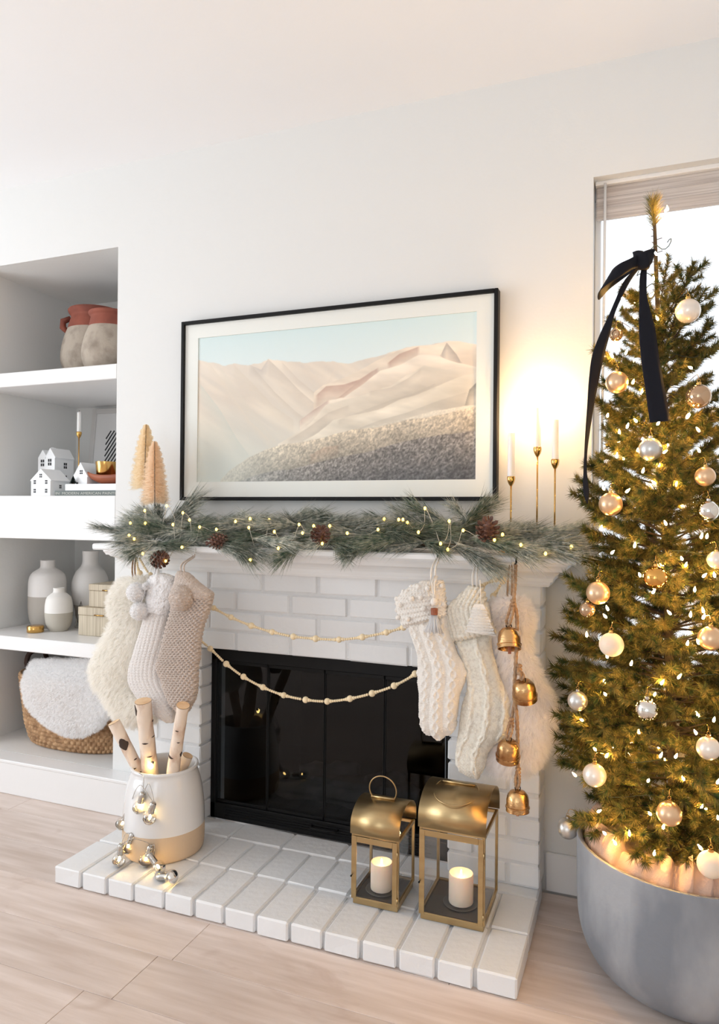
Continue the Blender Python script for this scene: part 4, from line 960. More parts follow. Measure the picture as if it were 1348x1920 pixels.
for k in range(9):            # herringbone bars
    for sd in (0, 1):
        zc_ = az0+(k+.5*sd)*(az1-az0)/9.5
        for q in range(4):
            xa = (ax0 if sd == 0 else (ax0+ax1)/2)+q*.0215; sg = 1 if sd == 0 else -1
            n = len(m.v)
            b_ = MB(); b_.box(xa, xa+.0075, y0+.0068, y0+.0076, zc_-.026, zc_+.026)
            c_ = Vector((xa, y0, zc_)); b_.rot(Matrix.Rotation(sg*.62, 3, 'Y'), c_)
            m.add([lean(v) for v in b_.v], b_.f)
m.build('printed_bars', M_ink, t)
# wooden boat bowl with gold cup
t = thing('wooden_bowl', 'reddish brown boat shaped bowl with a raised tip on the white book', 'bowl', (-.405, .160, zb))
G = []
for i in range(25):
    u = i/24*2-1; hw = .056*max(.03, (1-abs(u)**2.8))**.7; zlo = zb+.001+.052*abs(u)**2.4; zhi = zb+.042+.026*abs(u)**2.4
    row_ = []
    for j in range(17):
        a = PI*(j/16)
        row_.append((-.405+u*.150, .160-hw*math.cos(a), zlo+(zhi-zlo)*(1-math.sin(a)**.8)))
    G.append(row_)
m = MB(); m.grid(np.array(G)); o = m.build('shell', M_bowl, t, True)
md = o.modifiers.new('thick', 'SOLIDIFY'); md.thickness = .006; md.offset = 0
t = lathe_thing('gold_cup', 'small hammered gold cup sitting in the reddish bowl', 'cup', -.452, .165, zb+.016, [
    ('cup', [(.024, 0), (.030, .005), (.044, .02), (.050, .088), (.0485, .088), (.042, .02), (.022, .008)], M_gold, True, True)])
# ---- lower shelf, z = .668: vases, boxes, tin
zl = .6684
def vase(label, x, y, prof_low, prof_up, mu, ml):
    return lathe_thing('vase', label, 'vase', x, y, zl, [('base', prof_low, ml, True, False), ('upper', prof_up, mu, False, False)], 'two-tone stoneware vases on the lowest shelf')
def vprof(pts, zc_, n=44):
    P = smoothprof(pts, n); P = [(float(r), float(z)) for r, z in P]
    low = [p for p in P if p[1] < zc_]; up = [p for p in P if p[1] >= zc_]
    r = float(np.interp(zc_, [p[1] for p in P], [p[0] for p in P]))
    rt, ztp = P[-1]
    return low+[(r, zc_)], [(r, zc_)]+up+[(rt-.006, ztp), (rt-.008, ztp-.03)]
a, b_ = vprof([(0.0597, 0), (0.0765, .025), (0.0864, .075), (0.0887, .13), (0.0880, .18), (0.0857, .232), (0.0750, .262), (0.0474, .284), (0.0352, .292), (0.0337, .31), (0.0344, .328)], .155)
vase('tall straight sided grey and white vase at the left of the lowest shelf', -.905, .275, a, b_, M_vwhite, M_vgrey)
a, b_ = vprof([(0.0409, 0), (0.0540, .022), (0.0613, .06), (0.0628, .095), (0.0613, .128), (0.0540, .158), (0.0365, .176), (0.0270, .183), (0.0256, .195), (0.0263, .204)], .088)
vase('small bottle shaped white and grey vase standing in front of the other two', -.773, .215, a, b_, M_vwhite2, M_vgrey2)
a, b_ = vprof([(0.0511, 0), (0.0642, .03), (0.0730, .08), (0.0832, .13), (0.0891, .18), (0.0861, .225), (0.0701, .266), (0.0482, .292), (0.0394, .312), (0.0383, .34), (0.0394, .372)], .105)
vase('round bellied vase with a wide tall neck, behind the striped boxes', -.765, .415, a, b_, M_vwhite, M_vgrey)
def sbox(label, x0, x1, y0, y1, z, h, hx):
    t = thing('keepsake_box', label, 'box', ((x0+x1)/2, (y0+y1)/2, z), 'striped boxes on the lowest shelf')
    zl_ = z+h*.72
    m = MB(); m.box(x0, x1, y0, y1, z, zl_-.001, .002); m.build('body', M_box, t)
    m = MB(); m.box(x0-.0015, x1+.0015, y0-.0015, y1+.0015, zl_, z+h, .002); m.build('lid', M_box, t)
    m = MB(); m.tube([(hx-.024, y0, zl_+.004), (hx-.024, y0-.008, zl_+.004), (hx+.024, y0-.008, zl_+.004), (hx+.024, y0, zl_+.004)], .003, 8); m.build('handle', M_gold, t, True)
    return t
sbox('larger striped beige box with a small gold handle, lower of the two', -.598, -.30, .155, .40, zl, .130, -.475)
sbox('smaller striped beige box with a gold handle, stacked on the larger box', -.556, -.315, .175, .39, zl+.1305, .105, -.447)
lathe_thing('brass_tin', 'small round amber gold tin at the left front of the lowest shelf', 'tin', -.835, .135, zl, [('tin', [(.036, 0), (.038, .002), (.038, .026), (.0365, .028), (.0365, .030), (.034, .031)], M_gold, True, True)])
t = thing('wire_triangle', 'thin pale wire triangle leaning behind the small vase', 'ornament', (-.755, .31, zl))
m = MB(); m.tube([(-.745, .292, zl+.0042), (-.668, .29, zl+.0042), (-.722, .305, zl+.13)], .003, 8, closed=True); m.build('frame', M_silver, t, True)
# ---- woven basket with a white fur throw
bxc, byc, bz = -.628, .285, AZ0+.0005
t = thing('woven_basket', 'woven seagrass basket with brown leather handles under the lowest shelf', 'basket', (bxc, byc, bz))
nr, na = 118, 420; G = np.zeros((nr, na, 3))
for i in range(nr):
    s_ = i/(nr-1); z = s_*.318; rx = np.interp(s_, [0, .06, .3, 1], [.285, .300, .322, .352]); ry = np.interp(s_, [0, .06, .3, 1], [.192, .204, .222, .242])
    a = np.arange(na)*2*PI/na
    vrow = z/.0195; k = np.floor(vrow); ph = (k % 2)*.5
    uu_ = a/(2*PI)*70+ph; fu = uu_-np.floor(uu_); fv = vrow-k
    d = .012*np.sqrt(np.clip(np.sin(PI*fu)*np.sin(PI*np.clip(fv, 0, 1)), 0, 1))-.006
    c_, s2 = np.cos(a), np.sin(a); e = 2/2.5
    G[i, :, 0] = bxc+(rx+d)*np.sign(c_)*np.abs(c_)**e; G[i, :, 1] = byc+(ry+d)*np.sign(s2)*np.abs(s2)**e; G[i, :, 2] = bz+z
m = MB(); m.grid(G, True, True, False); m.build('weave', M_wicker, t, True)
m = MB(); Gi = G[[nr-1, 0]][:, ::6].copy(); Gi[:, :, 0] = bxc+(Gi[:, :, 0]-bxc)*.95; Gi[:, :, 1] = byc+(Gi[:, :, 1]-byc)*.94; Gi[1, :, 2] += .012
m.grid(Gi, True, False, True); m.build('lining', M_brownleather, t)
m = MB(); m.tube(G[nr-1][::6]*np.array([1, 1, 1]), .009, 8, closed=True); m.build('rim', M_wicker, t, True)
for lab, pts in (('left', [(-.935, .20, .462), (-.955, .20, .50), (-.952, .215, .545), (-.93, .25, .56), (-.945, .30, .54), (-.95, .32, .50), (-.935, .33, .462)]),
            ('back', [(-.80, .515, .465), (-.78, .525, .53), (-.70, .528, .545), (-.56, .528, .545), (-.48, .525, .53), (-.46, .515, .465)])):
    m = MB(); m.tube(crom(pts, 20), .012 if lab == 'left' else .02, 8); m.build('handle', M_brownleather, t, True)
# body described by rows of left and right edge points, puffed to a depth
def row_grid(rows, Y, dep, nr, na, pat=None, ends=.035, power=.75, amp=1.0, back=1.0):
    P = crom(rows, nr); G = np.zeros((nr, na, 3)); a = np.arange(na)*2*PI/na
    cx = (P[:, 0]+P[:, 2])/2; cz = (P[:, 1]+P[:, 3])/2
    L = np.r_[0, np.cumsum(np.hypot(np.diff(cx), np.diff(cz)))]
    half = np.hypot(P[:, 2]-P[:, 0], P[:, 3]-P[:, 1])/2
    for i in range(nr):
        e = min(L[i], L[-1]-L[i]); d = dep*math.sqrt(min(1.0, (e+.004)/ends))*min(1.0, .55+half[i]/(dep*4))
        c = np.cos(a); s_ = np.sin(a)
        G[i, :, 0] = cx[i]+(P[i, 2]-P[i, 0])/2*c; G[i, :, 2] = cz[i]+(P[i, 3]-P[i, 1])/2*c
        dd = np.where(s_ > 0, d*back, d)
        G[i, :, 1] = Y+dd*np.sign(s_)*np.abs(s_)**power
    if pat is not None:
        n = normals(G); n *= np.sign(((G-np.stack([cx, np.full(nr, Y), cz], 1)[:, None, :])*n).sum(2, keepdims=True).mean()+1e-9)
        U = half[:, None]*np.cos(a)[None, :]; Vv = np.repeat(L[:, None], na, 1)
        G = G+n*(pat(U, Vv, half[:, None])*amp)[..., None]
    return G
def fur(G, n, length, width, parent, m_, name='fur_pile', grav=.4, clump=500, seed=1, spread=.6, nrm_sign=None):
    r = np.random.default_rng(seed)
    nr, na = G.shape[:2]; N = normals(G)
    ctr = G.mean(axis=1, keepdims=True); sg = np.sign(((G-ctr)*N).sum(2).mean()); N = N*sg
    du = np.linalg.norm(np.roll(G, -1, 1)-G, axis=2); dv = np.linalg.norm(np.diff(G, axis=0, append=G[-1:]), axis=2)
    wgt = (du*dv).ravel(); wgt = wgt/wgt.sum()
    idx = r.choice(nr*na, n, p=wgt); i = idx//na; j = idx % na
    fi_ = r.random(n)[:, None]; fj = r.random(n)[:, None]
    i2 = np.minimum(i+1, nr-1); j2 = (j+1) % na
    P = G[i, j]*(1-fi_)*(1-fj)+G[i2, j]*fi_*(1-fj)+G[i, j2]*(1-fi_)*fj+G[i2, j2]*fi_*fj
    nn = N[i, j]
    ck = P[r.choice(n, clump)]; cdir = r.normal(0, 1, (clump, 3))*spread
    near = np.zeros(n, int); 
    for s0 in range(0, n, 4000):
        dd = ((P[s0:s0+4000, None, :]-ck[None])**2).sum(2); near[s0:s0+4000] = dd.argmin(1)
    d = nn+cdir[near]+np.array([0, 0, -grav])+r.normal(0, .22, (n, 3)); d /= np.linalg.norm(d, axis=1, keepdims=True)
    ln = length*r.uniform(.6, 1.15, n)[:, None]
    tip = P+d*ln+np.array([0, 0, -1.0])*ln*grav*.25
    tip = tip+(ck[near]+cdir[near]*length*.5+nn*length-tip)*.22
    sd = np.cross(d, r.normal(0, 1, (n, 3))); sd /= np.linalg.norm(sd, axis=1, keepdims=True)
    P = P-nn*.001
    V = np.stack([P-sd*width/2, P+sd*width/2, tip], 1).reshape(-1, 3)-np.array(world_off(parent))
    F = np.arange(3*n).reshape(-1, 3)
    return tag(link(name, mesh_np(name, V, F), m_, parent), kind='stuff')
th = thing('fur_throw', 'fluffy white faux fur throw draped over the front of the woven basket', 'throw', (-.63, .06, .24))
G = row_grid(D['THROW'], .040, .040, 60, 72, lambda U, V, h: .010*(fbm(U*14+5, V*14, 3, 5)-.5), ends=.06, back=1.2)
k = np.clip((G[:, :, 2]-.45)/.06, 0, 1); G[:, :, 1] += k*.035
m = MB(); m.grid(G, True, True, True); m.build('hide', M_throwfur, th, True)
fur(G, 60000, .013, .0013, th, M_throwfur, clump=2600, seed=4, spread=.45, grav=.3)
# ================================================================ ON THE MANTEL
MZ = 1.1178
def brushtree(label, x, y, zbase, ztop, zstem, rmax, m_, lean_x, group):
    t = thing('bottlebrush_tree', label, 'tree ornament', (x, y, MZ), group)
    b = MB(); b.lathe([(.022, 0), (.022, .008), (.012, .012), (.0025, .014)], 20, (x, y, MZ)); autosmooth(b.build('base', M_bark, t))
    ax = lambda z: np.array([x+lean_x*(z-MZ)/(ztop-MZ), y, z])
    b = MB(); b.tube([ax(z) for z in np.linspace(MZ+.01, ztop, 8)], .0022, 6); b.build('wire_stem', M_wire, t)
    n = 9500; h = rng.random(n)**.9; zz = zbase+(ztop-zbase)*h
    layer_ = .88+.12*np.cos(h*2*PI*11+.4)
    r = rmax*np.clip(1-h, 0, 1)**.48*layer_*rng.uniform(.66, 1.06, n)+.003
    a = rng.uniform(0, 2*PI, n)
    A = np.stack([x+lean_x*(zz-MZ)/(ztop-MZ), np.full(n, y), zz], 1)
    d = np.stack([np.cos(a), np.sin(a), rng.uniform(-.30, .06, n)], 1)
    T = A+d*r[:, None]; sd = np.stack([-np.sin(a)*.3, np.cos(a)*.3, np.ones(n)], 1)*.00028
    V = np.stack([A, T+sd*1.6, T-sd*1.6], 1).reshape(-1, 3)-np.array(t.location)
    tag(link('bristles', mesh_np('bristles', V, np.arange(3*n).reshape(-1, 3)), m_, t), kind='stuff')
brushtree('taller beige bottlebrush tree, left of the two on the mantel', .002, -.15, 1.335, 1.580, 0, .060, M_bottle, .010, 'bottlebrush trees on the mantel')
brushtree('shorter peach bottlebrush tree beside the black picture frame', .078, -.175, 1.275, 1.510, 0, .058, M_bottle2, -.006, 'bottlebrush trees on the mantel')
candlestick('shortest of the three slender brass candlesticks on the mantel', 1.416, -.10, MZ, 1.364, .0115, 1.508, lit=1.0, group='slender brass candlesticks', candle_label='lit white taper candle nearest the black picture frame', cgroup='taper candles')
candlestick('tallest slender brass candlestick, middle of the three on the mantel', 1.499, -.10, MZ, 1.457, .0105, 1.585, lit=1.5, group='slender brass candlesticks', candle_label='lit white taper candle in the tallest, middle candlestick', cgroup='taper candles')
candlestick('slender brass candlestick nearest the lit tree on the mantel', 1.554, -.10, MZ, 1.417, .0105, 1.545, lit=1.0, group='slender brass candlesticks', candle_label='lit white taper candle in the candlestick nearest the tree', cgroup='taper candles')
# ---- pine garland
ga = thing('pine_garland', 'frosted long needle pine garland lying along the mantel shelf', 'garland', (.75, -.2, MZ))
def tuft_mesh(seed, n=230):
    r = np.random.default_rng(seed); V = []; 
    s0 = r.uniform(0, .55, n)**1.0; ang = r.uniform(0, 2*PI, n); cone = r.uniform(.04, .40, n)
    ln = r.uniform(.45, .68, n); ln = np.minimum(ln, 1.12-s0)
    P = np.stack([s0, r.normal(0, .008, n), r.normal(0, .008, n)], 1)
    d = np.stack([np.cos(cone), np.sin(cone)*np.cos(ang), np.sin(cone)*np.sin(ang)], 1)
    mid = P+d*ln[:, None]*.55; tip = P+d*ln[:, None]+np.stack([0*ln, 0*ln, -.05*ln*r.uniform(0, 1, n)], 1)+r.normal(0, .02, (n, 3))
    sd = np.cross(d, r.normal(0, 1, (n, 3))); sd /= np.linalg.norm(sd, axis=1, keepdims=True); sd *= .0042
    V = np.stack([P-sd, P+sd, mid+sd*.9, mid-sd*.9, tip], 1).reshape(-1, 3)
    k = np.arange(n)[:, None]*5
    F = np.concatenate([k+np.array([[0, 1, 2]]), k+np.array([[0, 2, 3]]), k+np.array([[3, 2, 4]])])
    return mesh_np('pine_sprig', V, F)
tufts = {M_needle_frost: [tuft_mesh(s) for s in range(4)], M_needle_green: [tuft_mesh(s+20) for s in range(3)]}
for m_, l_ in tufts.items():
    for me in l_: me.materials.append(m_)
rg = random.Random(21)
def sprig(p, q, fat=1.0):
    p = Vector(p); q = Vector(q); d = q-p; L = max(d.length, .10)
    frost = rg.random() < (.62 if .25 < p.x < 1.15 else .75)
    m_ = M_needle_frost if frost else M_needle_green
    o = link('pine_sprig', rg.choice(tufts[m_]), m_, ga, p-ga.location)
    qt = d.to_track_quat('X', 'Z'); o.rotation_mode = 'QUATERNION'; o.rotation_quaternion = qt
    s_ = min(L, .20)*1.02; o.scale = (s_*1.08, .19*fat, .19*fat)
for p, q in D['TUFT']:
    sprig(p, q, rg.uniform(.9, 1.3))
for k in range(120):
    x = rg.uniform(-.02, 1.56); sg = -1 if rg.random() < (.75 if x < .75 else .3) else 1
    zc_ = MZ+.035+rg.uniform(-.005, .050)*(1.0 if x < 1.3 else .5); y = rg.uniform(-.30, -.12)
    q = (x+sg*rg.uniform(.11, .17), min(-.03, y+rg.uniform(-.05, .04)), max(MZ+.012, zc_+rg.uniform(-.04, .045)))
    sprig((x, y, zc_), q, rg.uniform(.7, 1.2))
m = MB(); xs = np.linspace(-.05, 1.58, 60)
m.tube([(x, -.20+.03*math.sin(x*9), MZ+.03+.010*math.sin(x*14)) for x in xs], .007, 8); m.build('garland_stem', M_stem, ga, True)
def pinecone(c, r, axis):
    m = MB(); rows_ = 8
    for k in range(rows_):
        h = k/(rows_-1); rr = r*math.sin(PI*(.16+.76*h))*1.0; n = max(5, int(11*math.sin(PI*(.16+.76*h))))
        z = (h-.5)*2.5*r
        for j in range(n):
            a = 2*PI*(j+.5*(k % 2))/n; ca, sa = math.cos(a), math.sin(a); w_ = rr*2.6/n
            t_ = Vector((-sa, ca, 0)); o_ = Vector((ca, sa, 0)); b0_ = o_*rr*.35+Vector((0, 0, z-.12*r)); e = o_*rr*1.05+Vector((0, 0, z+.22*r))
            m.add([b0_-t_*w_*.3, b0_+t_*w_*.3, e+t_*w_*.62, e+o_*.07*r+Vector((0, 0, .12*r)), e-t_*w_*.62, e+t_*w_*.5+Vector((0, 0, -.16*r)), e-t_*w_*.5+Vector((0, 0, -.16*r))],
                  [(0, 1, 2, 3, 4), (4, 3, 2, 5, 6), (0, 6, 5, 1), (1, 5, 2), (0, 4, 6)])
    m.sph((0, 0, 0), r*.55, 10, 8, 1.9)
    q = Vector(axis).to_track_quat('Z', 'Y').to_matrix(); m.rot(q); m.v = [tuple(Vector(v)+Vector(c)) for v in m.v]
    m.build('pinecone', M_cone, ga)
for c_, r_, a_ in zip(D['CONES'], (.030, .030, .033, .027), ((.9, -.3, .25), (.6, -.7, .5), (.3, -.8, .8), (-.8, -.5, -.2))):
    pinecone((c_[0], min(c_[1], -.345), c_[2]), r_, a_)
# ---- fairy lights on the garland
fs = thing('fairy_light_string', 'string of tiny warm fairy lights wound through the pine garland', 'string lights', (.75, -.25, MZ+.05))
bulb = MB(); bulb.sph((0, 0, 0), .0042, 10, 6, 1.3); bulb_me = bulb.mesh('bulb', smooth=True); bulb_me.materials.append(M_fairy)
GLs = sorted(D['GLIGHT'])
for p in GLs: link('bulb', bulb_me, M_fairy, fs, Vector(p)-fs.location)
P = []
for i, p in enumerate(GLs):
    P.append((p[0], p[1]+.005, p[2]))
    if i < len(GLs)-1:
        q = GLs[i+1]; P.append(((p[0]+q[0])/2, (p[1]+q[1])/2+.03, (p[2]+q[2])/2-.012))
m = MB(); m.tube(crom(P, 420), .0009, 5); m.build('wire', mat('clear_cable', srgb(206, 200, 186), 0.4), fs, True)
# ================================================================ STOCKINGS
SG = 'stockings hung along the mantel'
def stocking(label, rows, Y, dep, pat, amp, m_, cuffrows, cuffdep, cuffpat, cuffamp, cuffm, loop, loopm, nr=150, na=190, cY=None, loopr=.003):
    top = rows[0]; x = (top[0]+top[2])/2
    t = thing('stocking', label, 'stocking', (x, Y, 1.09), SG)
    G = row_grid(rows, Y, dep, nr, na, pat, amp=amp)
    m = MB(); m.grid(G, True, True, True); m.build('leg', m_, t, True)
    C_ = row_grid(cuffrows, Y if cY is None else cY, cuffdep, int(nr*.5), na, cuffpat, ends=.012, amp=cuffamp)
    m = MB(); m.grid(C_, True, True, True); cuff = m.build('cuff', cuffm, t, True)
    a, b_ = np.array(loop[0]), np.array(loop[1])
    a = a.copy(); b_ = b_.copy(); 
    w_ = .006; top_ = np.array([a[0], -.3135, max(a[2], 1.088)])
    m = MB(); m.tube(crom([b_+np.array([-w_, 0, -.015]), (a+b_)/2+np.array([-w_, 0, 0]), top_+np.array([-w_*.6, 0, -.004]), top_+np.array([0, .001, .004]), top_+np.array([w_*.6, 0, -.004]), (a+b_)/2+np.array([w_, 0, 0]), b_+np.array([w_, 0, -.015])], 30), loopr, 8)
    m.build('loop', loopm, t, True)
    m = MB(); hz_ = float(top_[2]); hy = float(top_[1])
    m.tube([(top_[0], -.3045, 1.112), (top_[0], -.3055, 1.100), (top_[0], -.308, hz_-.001), (top_[0], -.3135, hz_-.002), (top_[0], -.3165, hz_+.006)], .0022, 8)
    m.build('hook', M_black if 'bobble' in label else M_trim, t, True)
    return t, G, C_, cuff
def honey(U, V, h):
    c = .0078; r = np.floor(V/c); u = U/(c*2)+.5*(r % 2); fu = u-np.floor(u)-.5; fv = V/c-r-.5
    return .0028-.0095*np.exp(-((fu*2.1)**2+(fv*1.6)**2)*2.4)
def ribs(U, V, h):
    p = U/.016; f_ = p-np.floor(p); ch = np.abs(f_-.5)*2
    return .0026*np.sqrt(np.clip(np.sin(PI*f_), 0, 1))+.0010*np.sin(2*PI*(V/.010+ch*.6))
def cable(U, V, h):
    w_ = .042; p = U/w_+.5; k = np.floor(p); f_ = (p-k-.5)*2
    s_ = .42*np.sin(2*PI*V/.062+k*PI)
    st = np.exp(-((f_-s_)/.22)**2)+np.exp(-((f_+s_)/.22)**2)
    edge = np.exp(-((np.abs(f_)-.95)/.12)**2)
    return .0050*np.clip(st, 0, 1.15)-.0020*edge+.0008*np.sin(2*PI*V/.0075+np.abs(f_)*5)
def cable2(U, V, h):
    w_ = .050; p = U/w_+.25; k = np.floor(p); f_ = (p-k-.5)*2
    s_ = .5*np.abs(((V/.05) % 2)-1)-.25
    st = np.exp(-((f_-s_)/.18)**2)+np.exp(-((f_+s_)/.18)**2)
    moss = np.sin(2*PI*U/.009)*np.sin(2*PI*V/.009)
    return .0052*np.clip(st, 0, 1.1)+.0014*moss*(1-np.clip(st, 0, 1))
def cuffribs(U, V, h):
    p = U/.0140; f_ = p-np.floor(p)
    return .0058*np.clip(np.sin(PI*f_), 0, 1)**.6-.003+.0008*np.sin(2*PI*V/.008)
def chev(U, V, h):
    p = U/.010; f_ = p-np.floor(p)
    return .0022*np.sin(2*PI*(V/.014+np.abs(f_-.5)))+.001
bou = lambda U, V, h: .010*(fbm(U*70+9, V*70+3, 3, 31)-.5)
lump = lambda U, V, h: .020*(fbm(U*16+4, V*13+2, 3, 8)-.5)
S = D['ST']; LP = D['LOOPS']
t, G, C_, cuff = stocking('cream faux fur stocking, first from the left', S['cream'], -.335, .032, lump, 1, M_cream, S['cream_cuff'], .042, lump, .7, M_cream, LP['cream'], M_rope, 70, 72)
fur(G, 52000, .024, .0010, t, M_cream, clump=2200, seed=11, spread=.40, grav=.9)
fur(C_, 28000, .020, .0010, t, M_cream, name='cuff_fur', clump=1300, seed=12, spread=.45, grav=.5)
t, G, C_, cuff = stocking('pale grey cable rib knit stocking with white pompoms, second from the left', S['pale'], -.360, .030, ribs, 1, M_pale, S['pale_cuff'], .040, bou, 1, M_palecuff, LP['pale'], M_palecuff)
def pompom(name, c, r, m_, parent, n=1400, strand=.006, seed=3, cell=9.0):
    G_ = []
    for th_ in np.linspace(.05, PI-.05, 44):
        ph = np.arange(72)*2*PI/72
        kn = np.abs(np.sin(th_*cell))*np.abs(np.sin(ph*cell*.5*max(.4, math.sin(th_))+(math.floor(th_*cell/PI) % 2)*PI/2))
        rr_ = r*(.90+.13*np.sqrt(kn)+.10*(fbm(np.cos(ph)*3+seed, np.sin(ph)*3+th_*3, 3, 4)-.5))
        G_.append(np.stack([c[0]+rr_*math.sin(th_)*np.cos(ph), c[1]+rr_*math.sin(th_)*np.sin(ph), c[2]-rr_*math.cos(th_)], 1))
    b = MB(); b.grid(np.array(G_), True, True, True); G_ = b.build(name, m_, parent, True)
    me = np.array([(math.sin(th_)*math.cos(ph_), math.sin(th_)*math.sin(ph_), math.cos(th_)) for th_, ph_ in zip(np.arccos(np.random.default_rng(seed).uniform(-1, 1, n)), np.random.default_rng(seed+1).uniform(0, 2*PI, n))])
    r_ = np.random.default_rng(seed+2); d = me+r_.normal(0, .25, me.shape); d /= np.linalg.norm(d, axis=1, keepdims=True)
    P_ = np.array(c)+me*r*.95; T_ = P_+d*(strand*r_.uniform(.7, 1.2, n))[:, None]; sd = np.cross(d, r_.normal(0, 1, me.shape)); sd /= np.linalg.norm(sd, axis=1, keepdims=True)
    V_ = np.stack([P_-sd*.0009, P_+sd*.0009, T_], 1).reshape(-1, 3)-np.array(world_off(parent))
    o = tag(link('yarn_ends', mesh_np('yarn_ends', V_, np.arange(3*n).reshape(-1, 3)), {M_palecuff: M_yarnw, M_taupe: M_yarnt}.get(m_, m_), G_), kind='stuff')
for c_, r_ in zip(D['POM_PALE'], (.033, .031, .010)): pompom('pompom', c_, r_, M_palecuff, t, seed=int(r_*1000))
m = MB(); a = D['POM_PALE']; m.tube([(a[2][0], a[2][1]+.01, a[2][2]+.03), a[2], a[0]], .002, 6); m.tube([a[2], a[1]], .002, 6); m.build('cord', M_palecuff, t, True)
tp = stocking('taupe honeycomb knit stocking with a round taupe pompom, third from the left', S['taupe'], -.385, .032, honey, 1, M_taupe, [S['taupe'][k] for k in (0, 1, 2, 3)]+[tuple(S['taupe'][4])], .036, chev, .4, M_taupe, LP['taupe'], M_taupe, 280, 420)
pompom('pompom', D['POM_TAUPE'], .043, M_taupe, tp[0], n=1500, strand=.004, seed=9, cell=12.0)
t, G, C_, cuff = stocking('white cable knit stocking with bobble cuff, beside the right end of the firebox', S['bobble'], -.365, .034, cable, 1, M_oat, S['bobble_cuff'], .040, chev, 1, M_oat, LP['bobble'], M_oat)
rr_ = random.Random(4)
for zx, zz_, rr in ((.06, .2, .0075), (.22, .33, .0075), (.38, .2, .008), (.08, .5, .0085), (.26, .62, .008), (.44, .5, .0085), (.12, .8, .008), (.34, .86, .0075), (.6, .28, .0085), (.76, .55, .0085), (.58, .72, .008), (.9, .25, .0075), (.92, .72, .008), (.74, .9, .0075), (.55, .5, .0075), (.0, .36, .0075), (.02, .7, .0075)):
    i = int(zz_*(C_.shape[0]-1)); na_ = C_.shape[1]; ang = PI+PI*zx; j = int(ang/(2*PI)*na_) % na_
    p = C_[i, j]; m = MB(); m.sph((p[0], p[1]-.003, p[2]), rr, 12, 8); m.build('bobble', M_oat, cuff, True)
t, G, C_, cuff = stocking('cream flecked cable knit stocking with ribbed cuff, longest of the knit ones', S['ribbed'], -.345, .034, cable2, 1, M_oat2, S['ribbed_cuff'], .040, cuffribs, 1, M_oat2, LP['ribbed'], M_oat)
t, G, C_, cuff = stocking('fluffy white faux fur stocking hanging behind the brass bells', S['white_fur'], -.318, .030, lump, 1, M_whitefur, S['white_fur_cuff'], .036, lump, .7, M_whitefur, LP['white'], M_rope, 70, 72)
fur(G, 46000, .028, .0010, t, M_whitefur, clump=1800, seed=21, spread=.40, grav=1.0)
fur(C_, 24000, .022, .0010, t, M_whitefur, name='cuff_fur', clump=1000, seed=22, spread=.45, grav=.6)
# tassel on the bobble stocking
T_ = [Vector(p) for p in D['TASSEL']]; 
for p in T_: p.y = -.414
tt_ = thing('tassel', 'pale pink yarn tassel with copper wrap on the bobble cuff stocking', 'tassel', T_[1])
m = MB(); m.tube([T_[0]+Vector((-.004, .03, .012)), T_[0]+Vector((-.004, 0, -.004)), T_[1]], .0022, 8); m.tube([T_[0]+Vector((.004, .03, .012)), T_[0]+Vector((.004, 0, -.004)), T_[1]], .0022, 8); m.build('cord', M_oat, tt_, True)
m = MB(); m.sph(T_[1]+Vector((0, 0, .002)), .0105, 16, 12, 1.15); m.build('wooden_bead', M_oat, tt_, True)
zt_, zb_ = T_[2].z+.002, T_[3].z; m = MB()
for k in range(8): z = zb_+(zt_-zb_)*(k+.5)/8; m.tube([(T_[2].x+.0088*math.cos(a), T_[2].y+.0088*math.sin(a), z) for a in np.arange(16)*2*PI/16], .0017, 6, closed=True)
m.lathe([(.0082, 0), (.0082, zt_-zb_)], 16, (T_[2].x, T_[2].y, zb_)); m.build('copper_wrap', M_leather, tt_, True)
m = MB(); rr_ = np.random.default_rng(6); zlen = zb_-T_[4].z
for k in range(130):
    a = rr_.uniform(0, 2*PI); r0 = .008*math.sqrt(rr_.random()); r1 = r0*3.9; L_ = zlen*rr_.uniform(.9, 1.02)
    c0 = Vector((T_[3].x+r0*math.cos(a), T_[3].y+.5*r0*math.sin(a), zb_+.002)); c1 = Vector((T_[3].x+r1*math.cos(a), T_[3].y-.004+.42*r1*math.sin(a), zb_-L_))
    m.tube([c0, c0*.45+c1*.55+Vector((0, 0, -.004)), c1], .0011, 4)
m.build('strands', M_yarnw, tt_, True)
# crocheted tree on the ribbed stocking
Q = D['CROCHET']; cx_ = (Q[0][0]+Q[1][0])/2
ct = thing('crochet_tree', 'small cream crocheted tree ornament on the ribbed cuff', 'ornament', (cx_, -.394, Q[2][2]))
zA = Q[0][2]; zB = Q[2][2]; H_ = zA-zB
pts = [(.20, 1.0), (.36, .72), (.30, .70), (.46, .45), (.40, .42), (.56, .20), (.50, .17), (.62, 0)]
m = MB(); wS = abs(Q[4][0]-Q[2][0])*.98
left = [(cx_-.003-w_*wS*.9, zB+h_*H_) for w_, h_ in pts]; right = [(cx_-.002+w_*wS*.8+.012*(1-h_), zB+h_*H_-.004*(1-h_)) for w_, h_ in pts]
poly = left+right[::-1]
m.prism(poly, -.400, -.392); m.build('panel', M_oat, ct)
m = MB()
for k in range(9):
    h_ = .05+.9*k/9; wl = np.interp(h_, [p[1] for p in pts[::-1]], [p[0] for p in pts[::-1]])
    m.tube([(cx_-.003-wl*wS*.88, -.401, zB+h_*H_), (cx_, -.4015, zB+h_*H_-.002), (cx_-.002+wl*wS*.78+.012*(1-h_), -.401, zB+h_*H_-.004)], .0022, 6)
m.build('yarn_rows', M_oat, ct, True)
m = MB(); m.tube([(cx_+.002, -.396, zA-.004), (cx_, -.396, zA+.045), (cx_-.004, -.385, zA+.068)], .0016, 6); m.build('hanging_loop', M_oat, ct, True)
